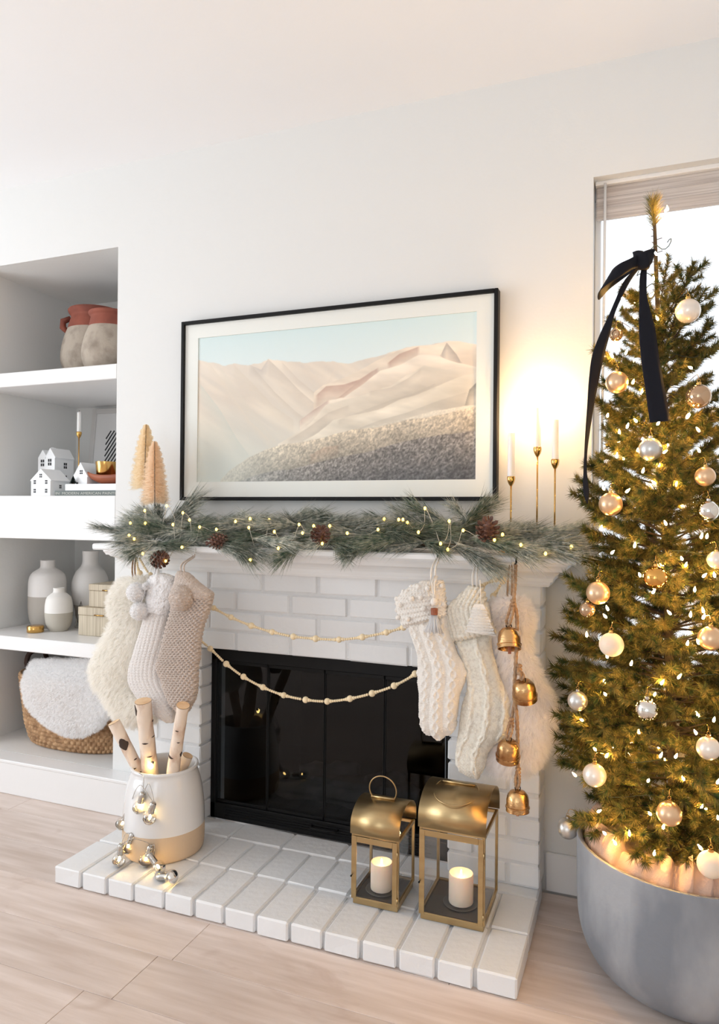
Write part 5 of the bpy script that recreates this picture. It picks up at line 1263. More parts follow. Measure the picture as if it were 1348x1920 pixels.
# ---- wooden bead garland, two swags
bg_ = thing('bead_garland', 'raw wooden bead garland in two swags across the brick fireplace', 'garland', (.76, -.272, 1.09))
big = MB(); big.sph((0, 0, 0), .0108, 16, 10); big_me = big.mesh('bead', smooth=True); big_me.materials.append(M_bead)
sm_ = MB()
def swag(P, nbig_from, nbig_to):
    P = np.array(P); C2 = crom(P, 1200); d = np.r_[0, np.cumsum(np.linalg.norm(np.diff(C2, axis=0), axis=1))]
    anchors = []
    for k in range(len(P)):
        j = int(np.argmin(((C2-P[k])**2).sum(1)))
        anchors.append(d[j])
    bigs = [anchors[k] for k in range(nbig_from, nbig_to)]
    allb = sorted(bigs+[a for k, a in enumerate(anchors) if (k < nbig_from or k >= nbig_to) and 0 < k < len(P)-1])
    for s_ in allb:
        p = np.array([np.interp(s_, d, C2[:, c]) for c in range(3)])
        o = link('bead', big_me, M_bead, bg_, Vector(p)-bg_.location)
        o.scale = (rg.uniform(.94, 1.06),)*3
    s_ = .004
    while s_ < d[-1]:
        near = min(abs(s_-b) for b in allb)
        p = [np.interp(s_, d, C2[:, c]) for c in range(3)]
        if near > .0155: sm_.sph(p, .0047, 8, 6); s_ += .0082
        elif near > .0120: sm_.sph(p, .0062, 8, 6); s_ += .0082
        else: s_ += .002
    m = MB(); m.tube(C2[::8], .0012, 5); m.build('cord', M_rope, bg_)
swag(D['BEAD_UP'], 5, 14); swag(D['BEAD_LOW'], 4, 15)
tag(sm_.build('small_beads', M_bead, bg_, True), kind='stuff')
m = MB()
for x in (.0, 1.415):
    m.tube(crom([(x, -.268, 1.0945), (x, -.268, 1.088), (x, -.272, 1.085), (x, -.275, 1.09)], 8), .002, 6)
m.build('hooks', M_trim, bg_, True)
# ---- rope of brass bells
bs = thing('bell_rope', 'jute rope hung with four rustic brass bells right of the fireplace', 'bell rope', (D['BELLROPE'][0][0], -.40, 1.09))
RP = [np.array(p) for p in D['BELLROPE']]; RP[0][1] = -.318; RP[1][1] = -.365
hk = RP[0]
def twist(P, r, n, m_):
    C2 = crom(P, n)
    for ph in (0, PI):
        pass
    m = MB(); m.tube(C2, [r*(1+.14*math.sin(i*1.9)) for i in range(n)], 8); return m
m = twist(RP, .0052, 130, 0); m.build('rope', M_rope, bs, True)
def bell(c, r, tilt, yaw, up_pt):
    m = MB(); c = Vector(c)
    prof = [(.002, r*1.00), (r*.30, r*.98), (r*.62, r*.86), (r*.86, r*.56), (r*.95, r*.16), (r*.95, -r*.36), (r*1.03, -r*.40), (r*1.03, -r*.50), (r*.96, -r*.54), (r*.99, -r*.82), (r*.93, -r*.82), (r*.88, -r*.4), (r*.86, r*.3), (r*.55, r*.75), (.002, r*.9)]
    m.lathe(prof, 28, c, cap0=False, cap1=False)
    Rm = Matrix.Rotation(yaw, 3, 'Z') @ Matrix.Rotation(tilt, 3, 'X'); m.rot(Rm, c)
    o = autosmooth(m.build('bell', M_bell, bs), .6)
    m = MB(); m.tube([c+Vector((r*.22*math.cos(a), 0, r*1.12+r*.22*math.sin(a))) for a in np.arange(14)*2*PI/14], r*.05, 6, closed=True); m.rot(Rm, c); m.build('bell_loop', M_black, o, True)
    m = MB(); m.box(c.x-r*.13, c.x+r*.13, c.y-r*.09, c.y+r*.09, c.z-r*1.22, c.z-r*.2, .001); m.rot(Rm, c); m.build('clapper', M_leather, o)
    if up_pt is not None:
        tp_ = c+Rm @ Vector((0, 0, r*1.25)); u_ = Vector(up_pt)
        m = twist([u_+Vector((0, -.004, 0)), u_*.6+tp_*.4+Vector((.006, -.010, 0)), tp_+Vector((.003, -.003, .004)), tp_+Vector((-.004, .002, -.006)), tp_+Vector((-.006, -.004, .012)), u_*.5+tp_*.5+Vector((-.006, -.008, 0)), u_+Vector((-.002, -.006, .004))], .0042, 40, 0)
        for k in range(3): m.sph(u_+Vector((.001, -.004, .010*(k-1))), .0085, 10, 8, .7)
        m.build('tie', M_rope, o, True)
bc = D['BELLS']
bell(bc[0], .0335, -.42, .25, RP[2]+np.array([-.003, 0, -.01])); bell(bc[1], .0335, .35, -.2, RP[6]+np.array([.012, 0, .035]))
bell(bc[2], .0335, .28, .3, (bc[2][0]+.006, -.405, bc[2][2]+.078)); bell(bc[3], .0325, -.05, .2, RP[11]+np.array([0, 0, .004]))
m = MB(); m.tube(crom([(bc[2][0]+.006, -.400, bc[2][2]+.078), (bc[2][0]+.014, -.392, bc[2][2]+.15), (RP[7][0], -.398, RP[7][2])], 14), .0042, 8); m.build('side_rope', M_rope, bs, True)
m = MB(); m.tube([(hk[0], -.3045, 1.112), (hk[0], -.307, 1.098), (hk[0], -.316, hk[2]-.004), (hk[0], -.324, hk[2]+.003)], .0026, 8); m.build('hook', M_black, bs, True)
# ================================================================ ON THE HEARTH
HZ = .0578
# crock with birch logs
cxk, cyk = .252, -.335
cr = thing('stoneware_crock', 'tall glossy white crock with a bare tan base on the hearth', 'crock', (cxk, cyk, HZ))
band = HZ+.092
pr = smoothprof([(.128, 0), (.136, .006), (.1395, .03), (.1405, .06), (.140, .092)], 16)
b = MB(); b.lathe(pr, 64, (cxk, cyk, HZ), cap1=False); autosmooth(b.build('bare_base', M_stoneraw, cr))
pr2 = smoothprof([(.1402, .092), (.1395, .125), (.137, .16), (.132, .20), (.124, .24), (.1145, .272), (.1135, .282), (.1175, .288), (.1165, .294), (.110, .2955)], 34)+[(.1045, .291), (.103, .275), (.112, .24), (.124, .18), (.126, .03), (.02, .012)]
b = MB(); b.lathe(pr2, 64, (cxk, cyk, HZ), cap0=False); b.build('glazed_wall', M_stoneware, cr, True)
def birch(label, top, bot, r, wiggle, seed):
    top = np.array(top); bot = np.array(bot); d = bot-top; ln = np.linalg.norm(d); d /= ln
    r_ = np.random.default_rng(seed); n = 14
    t = thing('birch_log', label, 'log', tuple(bot), 'birch logs in the crock')
    s_ = np.linspace(0, 1, n); C_ = top[None]+(bot-top)[None]*s_[:, None]
    side = np.cross(d, [0, 1, 0]); side /= np.linalg.norm(side); C_ = C_+side[None]*(np.sin(s_*2.6)*wiggle)[:, None]
    m = MB(); rr = r*(1+.035*np.sin(s_*9+seed)+.02*r_.normal(0, 1, n)); m.tube(C_, rr, 22, caps=False); m.build('bark', M_bark, t, True)
    u = np.cross(d, [0, 0, 1.0]); u /= np.linalg.norm(u); v = np.cross(d, u)
    for C0, sg, rr0, nm in ((C_[0]-d*.0012, -1, rr[0], 'cut_end'), (C_[-1]+d*.0005, 1, rr[-1], 'cut_end')):
        m = MB(); m.grid(np.array([[C0+k*rr0*.985*(math.cos(a)*u+math.sin(a)*v)+d*(-sg)*.0006*(1-k)*0 for a in np.arange(22)*2*PI/22] for k in (1.0, .6, .15)]), True, False, True); m.build(nm, M_cut, t)
    def patch(pos, ang, w_, h_, nm='bark_knot'):
        m = MB(); i = pos*(n-1); G_ = []
        for y_ in np.linspace(-1, 1, 7):
            q = np.clip(pos+y_*h_/ln, 0, 1); c0 = np.array([np.interp(q, s_, C_[:, k]) for k in range(3)]); ra = np.interp(q, s_, rr)*1.012
            wd = w_*math.sqrt(max(.02, 1-y_*y_))*(1+.25*math.sin(y_*5+seed))
            G_.append([c0+ra*(math.cos(ang+x_*wd)*u+math.sin(ang+x_*wd)*v) for x_ in np.linspace(-1, 1, 7)])
        m.grid(np.array(G_)); o = m.build(nm, M_barkdark, t, True); md = o.modifiers.new('thick', 'SOLIDIFY'); md.thickness = .0012; md.offset = 1
    return t, patch, (u, v, d)
def facing(ax, to):      # angle round the log that looks to a direction
    u, v, d = ax; return math.atan2(float(np.dot(to, v)), float(np.dot(to, u)))
tocam = np.array([.55, -.83, .2])
lp = D['LOGS']
t, pt, ax = birch('slanting birch log with a large dark knot, leaning left out of the crock', lp[0][0], np.array(lp[0][1])+np.array([.045, .01, -.12]), .0205, .003, 1)
a0 = facing(ax, tocam); pt(.23, a0+.15, .75, .022); pt(.42, a0-.5, .30, .0022); pt(.50, a0+.3, .26, .0018); pt(.56, a0-.2, .3, .0025)
t, pt, ax = birch('thick upright birch log in the middle of the crock', lp[1][0], np.array(lp[1][1])+np.array([.006, 0, -.13]), .0268, .002, 2)
a0 = facing(ax, tocam); pt(.06, a0+1.25, .3, .02); pt(.34, a0+.2, .34, .0026); pt(.30, a0-1.0, .28, .0016); pt(.17, a0-1.3, .2, .004); pt(.46, a0-.2, .3, .0016)
t, pt, ax = birch('slim birch log with an orange scar, leaning right out of the crock', lp[2][0], np.array(lp[2][1])+np.array([-.02, 0, -.14]), .0208, -.003, 3)
a0 = facing(ax, tocam); pt(.42, a0-1.1, .28, .010); pt(.45, a0+.9, .6, .004); pt(.30, a0-.2, .22, .0016); pt(.2, a0+.3, .26, .0016)
t, pt, ax = birch('short birch stub behind the slim log at the right rim of the crock', np.array(lp[3][0])+np.array([.0, .012, .0]), np.array(lp[3][1])+np.array([-.035, .0, -.10]), .020, 0, 4)
# string of clear bulbs over the crock's front, silvery reflections added as mirror caps
sl = thing('bulb_string_light', 'string of clear globe bulbs spilling over the crock onto the hearth', 'string lights', (cxk, cyk-.15, HZ))
def globe(c, s_, on=True):
    c = Vector(c); s_ = Vector(s_); ax = (s_-c).normalized(); R3 = ax.to_track_quat('Z', 'Y').to_matrix()
    r = .0225
    e = thing('bulb', None, None); e.parent = sl; e.location = c-sl.location
    off = Vector(sl.location)+e.location
    m = MB(); m.lathe([(.0008, -r)]+[(r*math.sin(a), -r*math.cos(a)) for a in np.linspace(.15, 2.55, 16)]+[(.0105, .0195), (.0102, .0215)], 26, c, cap0=True, cap1=False); m.rot(R3, c); m.build('glass', M_bulbglass, e, True)
    m = MB(); m.lathe([(.0006, -r*1.004)]+[(r*1.006*math.sin(a), -r*1.006*math.cos(a)) for a in np.linspace(.12, 1.25, 9)], 26, c, cap1=False); m.rot(R3, c)
    o = m.build('reflection_cap', M_bulbrefl, e, True)
    m = MB(); m.lathe([(.0106, .018), (.0108, .024), (.0102, .0245), (.0106, .030), (.0098, .0305), (.0108, .036), (.0108, .050), (.0085, .054), (.003, .056)], 20, c); m.rot(R3, c); autosmooth(m.build('socket', M_silver, e))
    m = MB(); m.sph(c+Vector((0, 0, .004)), .0042, 10, 8, 1.8); m.rot(R3, c); m.build('filament', M_filament, e, True)
    return c+ax*.056
ends = []
for c, s_ in D['BULB']: ends.append(globe(c, s_))
P0 = Vector((.235, -.452, HZ+.297))
w_ = [Vector((.21, -.40, HZ+.27)), P0, ends[0]+Vector((.004, -.004, .05)), ends[0], ends[0]+Vector((.03, -.01, .035)), ends[1], ends[1]+Vector((-.05, -.005, .05)), ends[2], ends[2]+Vector((.02, -.02, -.02)), ends[3], ends[3]+Vector((-.02, -.015, .0)), ends[4], ends[4]+Vector((.05, -.012, .03)), ends[5]+Vector((-.012, -.008, .012)), ends[5], ends[5]+Vector((.016, -.004, .006)), ends[5]+Vector((.014, -.008, -.05)), ends[6], (ends[6]+ends[7])/2+Vector((0, .01, -.004)), ends[7]]
m = MB(); m.tube(crom([tuple(p) for p in w_], 220), .0011, 6); m.build('wire', M_silver, sl, True)
e = thing('bulb', None, None); e.parent = sl; e.location = Vector(D['JUGBULB0'])-sl.location
m = MB(); m.sph(Vector(D['JUGBULB0']), .0075, 12, 8, 1.3); m.build('filament', M_filament, e, True)
m = MB(); m.tube([D['JUGBULB0'], (D['JUGBULB0'][0], D['JUGBULB0'][1]+.01, D['JUGBULB0'][2]+.012)], .005, 8); m.build('socket', M_silver, e, True)
# ---- two brass lanterns
def lantern(label, x0, x1, y0, y1, hframe, arch, cx, cr_, ch, ring_r, ring_tilt, candle_label, glow):
    t = thing('lantern', label, 'lantern', ((x0+x1)/2, (y0+y1)/2, HZ), 'brass lanterns on the hearth')
    z0 = HZ; z1 = HZ+hframe; p = .0085; st = .017
    m = MB(); m.box(x0+.004, x1-.004, y0+.004, y1-.004, z0, z0+.018, .0015); m.build('base', M_brass, t)
    m = MB(); m.box(x0+.010, x1-.010, y0+.010, y1-.010, z0+.0182, z0+.021); m.build('floor_plate', mat('dull_brass_%s' % ('b' if cx > 1.2 else 's'), srgb(96, 88, 80), .45, .8), t)
    for (a, b_) in ((x0, y0), (x1-p, y0), (x0, y1-p), (x1-p, y1-p)):
        m = MB(); m.box(a, a+p, b_, b_+p, z0+.018, z1, .001); m.build('post', M_brass, t)
    for zz in ((z1-.010, z1), (z0+.018, z0+.026)):
        for bx_ in ((x0+p, x1-p, y1-p, y1), (x0, x0+p, y0+p, y1-p), (x1-p, x1, y0+p, y1-p)):
            m = MB(); m.box(*bx_, *zz, .001); m.build('rail', M_brass, t)
    m = MB(); m.box(x0+p, x1-p, y0, y0+p, z1-.006, z1, .0008); m.build('rail', M_brass, t)
    d = thing('door', None, None); d.parent = t; d.location = Vector(((x0+x1)/2, y0-.002, z0+.02))-t.location
    m = MB(); f0 = y0-.004; f1 = y0-.0003
    zb_, zt_ = z0+.019, z1-.0065
    m.box(x0+.001, x0+st, f0, f1, zb_, zt_, .0008); m.box(x1-st-.002, x1-.004, f0, f1, zb_, zt_, .0008)
    m.box(x0+st, x1-st-.002, f0, f1, zt_-.017, zt_, .0008); m.box(x0+st, x1-st-.002, f0, f1, zb_, zb_+.006, .0008); m.build('door_frame', M_brass, d)
    m = MB(); m.box(x0+st-.002, x1-st, f1-.0018, f1-.0008, zb_+.004, zt_-.015); m.build('pane', M_glass, d)
    m = MB(); m.tube([(x0+.004, f0, z0+hframe*.42), (x0+.004, f0-.007, z0+hframe*.42)], .0016, 8); m.sph((x0+.004, f0-.008, z0+hframe*.42), .003, 8, 6); m.build('latch', M_black, d, True)
    m = MB()
    for hz in (.14, .78):
        m = MB(); m.tube([(x1-.0025, f0-.0005, z0+hframe*hz), (x1-.0025, f0-.0005, z0+hframe*hz+.014)], .0022, 8); m.build('hinge', M_brass, d, True)
    for nm, bx in (('pane', (x0+p*.4, x0+p*.4+.001, y0+p, y1-p)), ('pane', (x1-p*.4-.001, x1-p*.4, y0+p, y1-p)), ('pane', (x0+p, x1-p, y1-p*.4-.001, y1-p*.4))):
        m = MB(); m.box(*bx, z0+.024, z1-.006); m.build(nm, M_glass, t)
    # barrel roof, axis along the front
    yc = (y0+y1)/2; ry = (y1-y0)/2+.003; n = 28; zs_ = z1+.0008; sk = arch*.30
    prof_ = [(yc-ry, zs_)]+[(yc-ry*math.cos(a), zs_+sk+(arch-sk)*math.sin(a)) for a in np.linspace(0, PI, n)]+[(yc+ry, zs_)]
    G_ = np.array([[(x, y_, z_) for y_, z_ in prof_] for x in (x0-.003, x1+.003)])
    m = MB(); m.grid(G_); o = m.build('barrel_roof', M_brass, t); md = o.modifiers.new('thick', 'SOLIDIFY'); md.thickness = .0016; md.offset = 0; autosmooth(o, .5)
    zt = zs_+arch
    xm = (x0+x1)/2-.004
    hl = (x1-x0)*.26
    m = MB(); m.tube([(xm-hl, yc, zt+.0035), (xm+hl, yc, zt+.0035)], .0042, 10)
    m.build('handle_sleeve', M_brass, t, True)
    m = MB(); R_c = ring_r
    ring = []
    for a in np.linspace(-.62, PI+.62, 40):
        ring.append((xm+R_c*math.cos(a), 0, R_c*(math.sin(a)+.58)))
    Rm = Matrix.Rotation(ring_tilt, 3, 'X')
    ring = [tuple(Rm @ Vector((x-xm, y_, z_))+Vector((xm, yc, zt+.004))) for x, y_, z_ in ring]
    m.tube(ring, .0020, 8); m.build('handle', M_brass, t, True)
    # candle on a dark dish
    yc2 = yc-.012; zc0 = z0+.0212
    tr = thing('candle_dish', ('small' if cx < 1.2 else 'larger')+' dark metal dish under the candle in the '+('smaller' if cx < 1.2 else 'bigger')+' lantern', 'dish', (cx, yc2, zc0), 'dishes in the lanterns')
    m = MB(); m.lathe([(cr_*1.15, 0), (cr_*1.45, .003), (cr_*1.42, .0042), (cr_*1.1, .0018)], 32, (cx, yc2, zc0)); autosmooth(m.build('dish', M_wire, tr))
    c = thing('pillar_candle', candle_label, 'candle', (cx, yc2, zc0+.0045), 'pillar candles in the lanterns')
    m = MB(); zz = zc0+.0045
    m.lathe([(cr_*.97, 0), (cr_, .003), (cr_, ch-.004), (cr_*.96, ch), (cr_*.86, ch-.002), (cr_*.62, ch-.0105), (cr_*.2, ch-.013)], 36, (cx, yc2, zz)); autosmooth(m.build('wax', M_wax, c))
    m = MB(); m.lathe([(.0022, -.013), (.0032, -.006), (.0026, .003), (.0008, .009)], 12, (cx, yc2, zz+ch)); m.build('flame', M_led, c, True)
    l = bpy.data.lights.new('lantern_candle_light', 'POINT'); l.energy = glow; l.color = (1.0, .62, .28); l.shadow_soft_size = .004
    lo_ = bpy.data.objects.new('lantern_candle_light', l); lo_.location = (cx, yc2, zz+ch+.0125); COL.objects.link(lo_)
    return t
lantern('smaller brass lantern with an upright ring handle, left of the pair on the hearth', .998, 1.148, -.420, -.254, .213, .082, 1.070, .0335, .082, .044, .12, 'shorter lit ivory pillar candle inside the smaller lantern', .06)
lantern('bigger brass lantern with its ring handle folded down, right on the hearth', 1.211, 1.404, -.422, -.214, .270, .098, 1.315, .0365, .086, .066, 1.85, 'lit ivory pillar candle inside the bigger lantern', .08)
# ================================================================ CHRISTMAS TREE IN ITS PLANTER
PCX, PCY, RIMZ = 1.928, -.312, .358
pl = thing('concrete_planter', 'large round grey concrete planter holding the lit tree', 'planter', (PCX, PCY, 0))
b = MB(); b.lathe(smoothprof([(.165, 0), (.195, .006), (.232, .03), (.262, .075), (.278, .13), (.283, .20), (.284, .30), (.285, .352)], 40)+[(.2845, .357), (.281, RIMZ), (.277, .3575), (.270, .350), (.268, .2), (.24, .08), (.05, .05)], 96, (PCX, PCY, 0)); autosmooth(b.build('bowl', M_concrete, pl), .8)
cl = thing('linen_wrap', 'blush linen cloth gathered around the tree foot in the planter', 'cloth', (PCX, PCY, .30))
na = 300; a = np.arange(na)*2*PI/na; G = []
wr = lambda f_, s_: np.array([fbm(np.array([math.cos(x)*f_+9]), np.array([math.sin(x)*f_+9]), 3, s_)[0]-.5 for x in a])
w1, w2, w3 = wr(7, 2), wr(5, 5), wr(16, 8)
fold_ = np.array([math.sin(x*17+2.2*math.sin(x*3)+1.5*math.sin(x*7)) for x in a]); fold2_ = np.array([math.sin(x*29+2*math.sin(x*5+1)) for x in a])
for k, (r, z) in enumerate(((.262, .300), (.264, .338), (.258, .366), (.243, .392), (.222, .398), (.200, .384), (.17, .36), (.12, .335), (.05, .325))):
    q = 1.0 if 1 < k < 6 else .3
    rr = r+(.010*fold_+.006*fold2_+.03*w1)*q*(k > 1); rr = np.minimum(rr, .2655)
    zz = z+(.010*fold_*(-1)**(k//2)+.008*fold2_+.055*w2+.03*w3)*q
    G.append(np.stack([PCX+rr*np.cos(a+.03*fold2_*q), PCY+rr*np.sin(a+.03*fold2_*q), zz], 1))
b = MB(); b.grid(np.array(G), True); o = b.build('cloth', M_burlap, cl, True)
# tree
A0 = np.array([1.900, -.305, .345]); A1 = np.array([1.834, -.300, 2.085])
def axis(z): return A0+(A1-A0)*((z-A0[2])/(A1[2]-A0[2]))
def trad(z): return float(np.interp((z-.36)/1.77, [0, .06, .2, .4, .6, .75, .88, .93, 1], [.26, .30, .29, .25, .19, .15, .10, .055, .02]))
tr = thing('christmas_tree', 'slim fir christmas tree full of warm lights in front of the window', 'tree', tuple(A0))
b = MB(); b.tube([axis(z) for z in np.linspace(.335, 2.085, 24)], np.linspace(.016, .0035, 24), 10); b.build('trunk', M_tree_w, tr, True)
def branch_mesh(seed):
    r = np.random.default_rng(seed); V = []; F = []; 
    twigs = [(np.array([0, 0, 0.0]), np.array([1, 0, .0]), 1.0)]
    for k in range(r.integers(6, 9)):
        s_ = r.uniform(.25, .85); an = r.uniform(.45, .85)*r.choice([-1, 1]); ph = r.uniform(-.5, .5)
        twigs.append((np.array([s_, 0, .05*s_*s_]), np.array([math.cos(an), math.sin(an), .25*ph]), r.uniform(.22, .38)*(1.1-s_*.4)))
    nv = []; nt = []; sv = []
    wb = MB()
    for (p, d, L) in twigs:
        d = d/np.linalg.norm(d)
        pts = [p+d*L*t_+np.array([0, 0, .10*L*t_*t_]) for t_ in np.linspace(0, 1, 6)]
        wb.tube(pts, np.linspace(.014 if L == 1.0 else .007, .003, 6), 5)
        n = int(420*L) if L == 1.0 else int(640*L)
        t0 = r.uniform(.30 if L == 1.0 else .12, 1.0, n)**.8; a = r.uniform(0, 2*PI, n)
        C_ = p[None]+d[None]*(L*t0)[:, None]+np.stack([0*t0, 0*t0, .10*L*t0*t0], 1)
        u = np.cross(d, [0, 0, 1.0]); u /= np.linalg.norm(u); v = np.cross(d, u)
        lean_ = r.uniform(.45, 1.0, n)
        dr = d[None]*lean_[:, None]+(np.cos(a)[:, None]*u+np.sin(a)[:, None]*v)*np.sqrt(np.clip(1-.5*lean_**2, .2, 1))[:, None]; dr /= np.linalg.norm(dr, axis=1, keepdims=True)
        ln = r.uniform(.065, .122, n)
        sd = np.cross(dr, r.normal(0, 1, (n, 3))); sd /= np.linalg.norm(sd, axis=1, keepdims=True); sd *= .0052
        nv.append(np.stack([C_-sd, C_+sd, C_+dr*ln[:, None]], 1).reshape(-1, 3))
    NV_ = np.concatenate(nv); k = len(NV_)//3
    me = mesh_np('branch', NV_, np.arange(3*k).reshape(-1, 3)); me.materials.append(M_tree_n)
    wm = wb.mesh('twig'); wm.materials.append(M_tree_w)
    return me, wm
brs = [branch_mesh(s) for s in range(100, 107)]
rt = random.Random(77)
NB = 270
for k in range(NB):
    h = (k+.5)/NB; h = 1-(1-h)**1.0
    zf = 1-(1-h)**.5 if False else None
    # more branches low down, where the tree is wide
    q = k/(NB-1); t_ = 1-math.sqrt(1-q*.985); t_ = .55*t_+.45*q*.97
    z = .40+1.56*t_
    R = trad(z+.02)*rt.uniform(.74, 1.14)
    az = k*2.399963+rt.uniform(-.3, .3)
    elev = np.interp(t_, [0, .12, .5, .85, 1], [-.12, .05, .24, .65, 1.0])+rt.uniform(-.16, .16)
    L = max(.075, R/max(.45, math.cos(elev)))
    base = axis(z-.5*L*math.sin(elev)*.6)
    yaxis = base[1]+math.sin(az)*L
    if yaxis > -.05:                                   # keep clear of the wall
        L *= max(.35, (-.05-base[1])/max(1e-3, (yaxis-base[1])))
    br, tw = brs[k % 7]
    o = link('branch', br, M_tree_n, tr, Vector(base)-tr.location)
    o.rotation_euler = (rt.uniform(-.5, .5), -elev, az)
    th_ = max(.165, min(.26, L*1.1))
    o.scale = (L, th_, th_)
    w_ = link('twig', tw, M_tree_w, o)
# top leader with its tuft
for z, n_ in ((1.955, 5), (2.0, 4)):
    pass
b = MB(); lead = axis(1.99); tip = np.array([1.830, -.300, 2.140])
n = 420; s_ = rng.uniform(0, 1, n)**.8; C_ = axis(2.035)[None]*(1-s_)[:, None]+(tip-np.array([0, 0, .028]))[None]*s_[:, None]
a = rng.uniform(0, 2*PI, n); d = np.stack([np.cos(a)*.75, np.sin(a)*.75, rng.uniform(.5, 1.1, n)], 1); d /= np.linalg.norm(d, axis=1, keepdims=True)
sd = np.cross(d, rng.normal(0, 1, (n, 3))); sd /= np.linalg.norm(sd, axis=1, keepdims=True); sd *= .0009
V = np.stack([C_-sd, C_+sd, C_+d*rng.uniform(.026, .046, n)[:, None]], 1).reshape(-1, 3)-A0
link('leader_needles', mesh_np('leader_needles', V, np.arange(3*n).reshape(-1, 3)), M_tree_n, tr)
b = MB(); b.tube([axis(1.90), axis(2.0), axis(2.06), tip-np.array([0, 0, .03])], [.0055, .005, .004, .002], 8)
for k in range(9):
    z = 1.93+.012*k; p = axis(z); aa = k*2.1; b.tube([p, p+np.array([math.cos(aa)*.018, math.sin(aa)*.012, .004])], .0011, 5)
b.build('leader', M_tree_w, tr, True)
# warm lights
tl = thing('tree_light_string', 'warm white light string wound around the christmas tree', 'string lights', tuple(axis(1.0)))
bm_ = MB(); bm_.lathe([(.0018, -.004), (.0030, -.001), (.0027, .003), (.0014, .007), (.0004, .010)], 10); bulb2 = bm_.mesh('bulb', smooth=True); bulb2.materials.append(M_treebulb)
TL = list(D['TLIGHT'])+[(axis(1.94)[0]+.028, axis(1.94)[1]-.02, 2.075)]
for k in range(46):                              # the rest of the string, round the sides and the back
    z = .46+1.4*rt.random()**1.2; az = rt.uniform(0, 2*PI); r = trad(z)*rt.uniform(.35, .85); p = axis(z); y = min(-.06, p[1]+math.sin(az)*r)
    TL.append((p[0]+math.cos(az)*r, y, z))
for p in TL:
    o = link('bulb', bulb2, M_treebulb, tl, Vector(p)-tl.location); o.rotation_euler = (rt.uniform(-.9, .9), rt.uniform(-.9, .9), 0)
P = []
for k in range(500):
    f_ = k/499; z = .44+1.55*f_; r = trad(z)*(.55+.12*math.sin(k*.7)); az = f_*2*PI*15; p = axis(z); P.append((p[0]+math.cos(az)*r, min(-.05, p[1]+math.sin(az)*r), z+.012*math.sin(k*.9)))
b = MB(); b.tube(P, .0012, 5); b.build('wire', mat('green_cable', srgb(36, 52, 40), .5), tl, True)
# baubles
LB = ['milky pearl bauble high on the tree at the right edge of the window', 'matte champagne bauble beside the left ribbon tail', 'translucent champagne bauble right of the wide ribbon tail', 'small smoky clear bauble peeking out behind the left ribbon tail',
      'matte silver white bauble just below the end of the wide ribbon tail', 'matte champagne bauble on the right side of the tree, above the mirror one', 'matte champagne bauble on the left edge of the tree, just above the mantel', 'mirror silver bauble on the right side of the tree, level with the garland',
      'shiny gold bauble at the middle of the tree, level with the mantel', 'matte champagne bauble on the left of the tree beside the mantel end', 'dark smoky bauble tucked under the champagne one by the mantel end', 'frosted blush glass bauble left of centre, glowing from a light below it',
      'matte champagne bauble at the right edge, above the big pale one', 'pearl bauble half cut by the right edge of the photo', 'matte silver bauble at the left tip of a branch beside the white fur stocking', 'mirror silver bauble reflecting the room, low at the middle of the tree',
      'pearl bauble at the right edge, lower part of the tree', 'pearl bauble with a bright light on it, low on the left', 'matte champagne bauble low on the tree, above the planter', 'matte silver bauble hanging lowest left, outside the planter rim', 'large frosted blush bauble resting at the planter rim on the right']
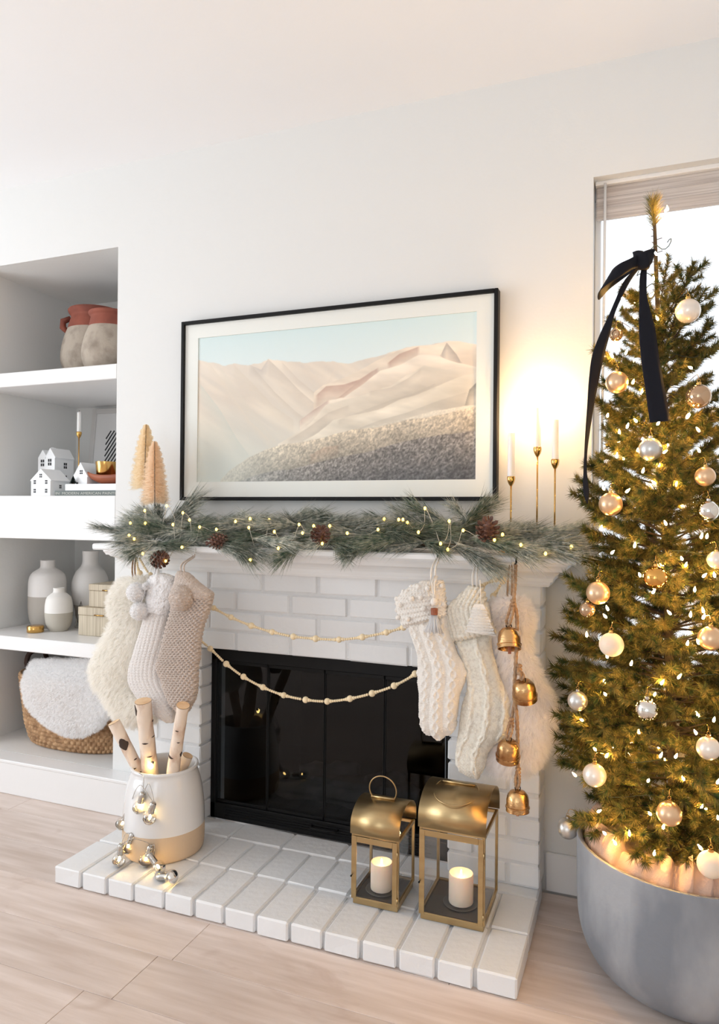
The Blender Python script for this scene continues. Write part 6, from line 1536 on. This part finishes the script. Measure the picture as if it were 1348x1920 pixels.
def bauble(p, r, kind, label):
    t = thing('bauble', label, 'bauble', p, 'baubles on the tree')
    m = MB(); m.sph(p, r, 32, 20); m.build('ball', M_orn[kind], t, True)
    p = Vector(p); m = MB(); m.lathe([(r*.20, r*.965), (r*.21, r*1.02), (r*.20, r*1.17), (r*.12, r*1.19)], 16, p); autosmooth(m.build('cap', M_gold if kind not in ('silver', 'mirror') else M_silver, t))
    c = p+Vector((0, 0, r*1.19)); m = MB(); m.tube([c+Vector((r*.13*math.cos(a), 0, r*.13+r*.13*math.sin(a))) for a in np.arange(12)*2*PI/12], r*.022, 6, closed=True)
    ax_ = axis(p.z); inward = Vector((ax_[0]-p.x, ax_[1]-p.y, 0)); inward.normalize()
    m.tube(crom([c+Vector((0, 0, r*.25)), c+Vector((0, 0, r*.25+.012))+inward*.004, c+Vector((0, 0, r*.25+.010))+inward*.022, c+inward*.05+Vector((0, 0, r*.25))], 10), .0008, 5)
    m.build('hook', M_gold, t, True)
for (x, y, z, r, k), lab in zip(D['ORN'], LB): bauble((x, y, z), r*1.02, k, lab)
# ribbon bow
rbn = thing('ribbon_bow', 'dark navy velvet ribbon bow with two long tails near the top of the tree', 'ribbon', D['KNOT'])
def strip(name, pts, wdir, n=60, thick=.0012, tw=None):
    P = crom(pts, n); G = []
    for i in range(n):
        p = P[i, :3]; w_ = max(.0015, P[i, 3]); d = np.array(wdir(i/(n-1)), float); d /= np.linalg.norm(d)
        G.append([p+d*w_*s for s in (-.5, -.25, 0, .25, .5)])
    m = MB(); m.grid(np.array(G)); o = m.build(name, M_ribbon, rbn, True); md = o.modifiers.new('thick', 'SOLIDIFY'); md.thickness = thick; md.offset = 0
camx = np.array([.93, .37, 0])
strip('ribbon_tail', D['RIB_R'], lambda t: camx+np.array([0, 0, .10]))
strip('ribbon_tail', D['RIB_L'], lambda t: camx*.9+np.array([-.1*math.sin(t*9), -.35*math.sin(t*8), .18]))
strip('ribbon_loop', [p[:3]+(p[3]*1.35,) for p in D['RIB_LOOP']], lambda t: np.array([.30+.2*math.sin(t*3), .25, .92]), 60)
k = D['KNOT']
m = MB(); G = []
for z_, r_ in ((-.024, .006), (-.021, .014), (-.010, .018), (.008, .020), (.019, .021), (.022, .012)):
    G.append([(k[0]+r_*1.05*math.cos(a)+.006*math.sin(3*a+z_*90), k[1]+r_*.55*math.sin(a), k[2]+z_+.004*math.cos(2*a)) for a in np.arange(20)*2*PI/20])
m.grid(np.array(G), True, True, True); m.build('knot', M_ribbon, rbn, True)
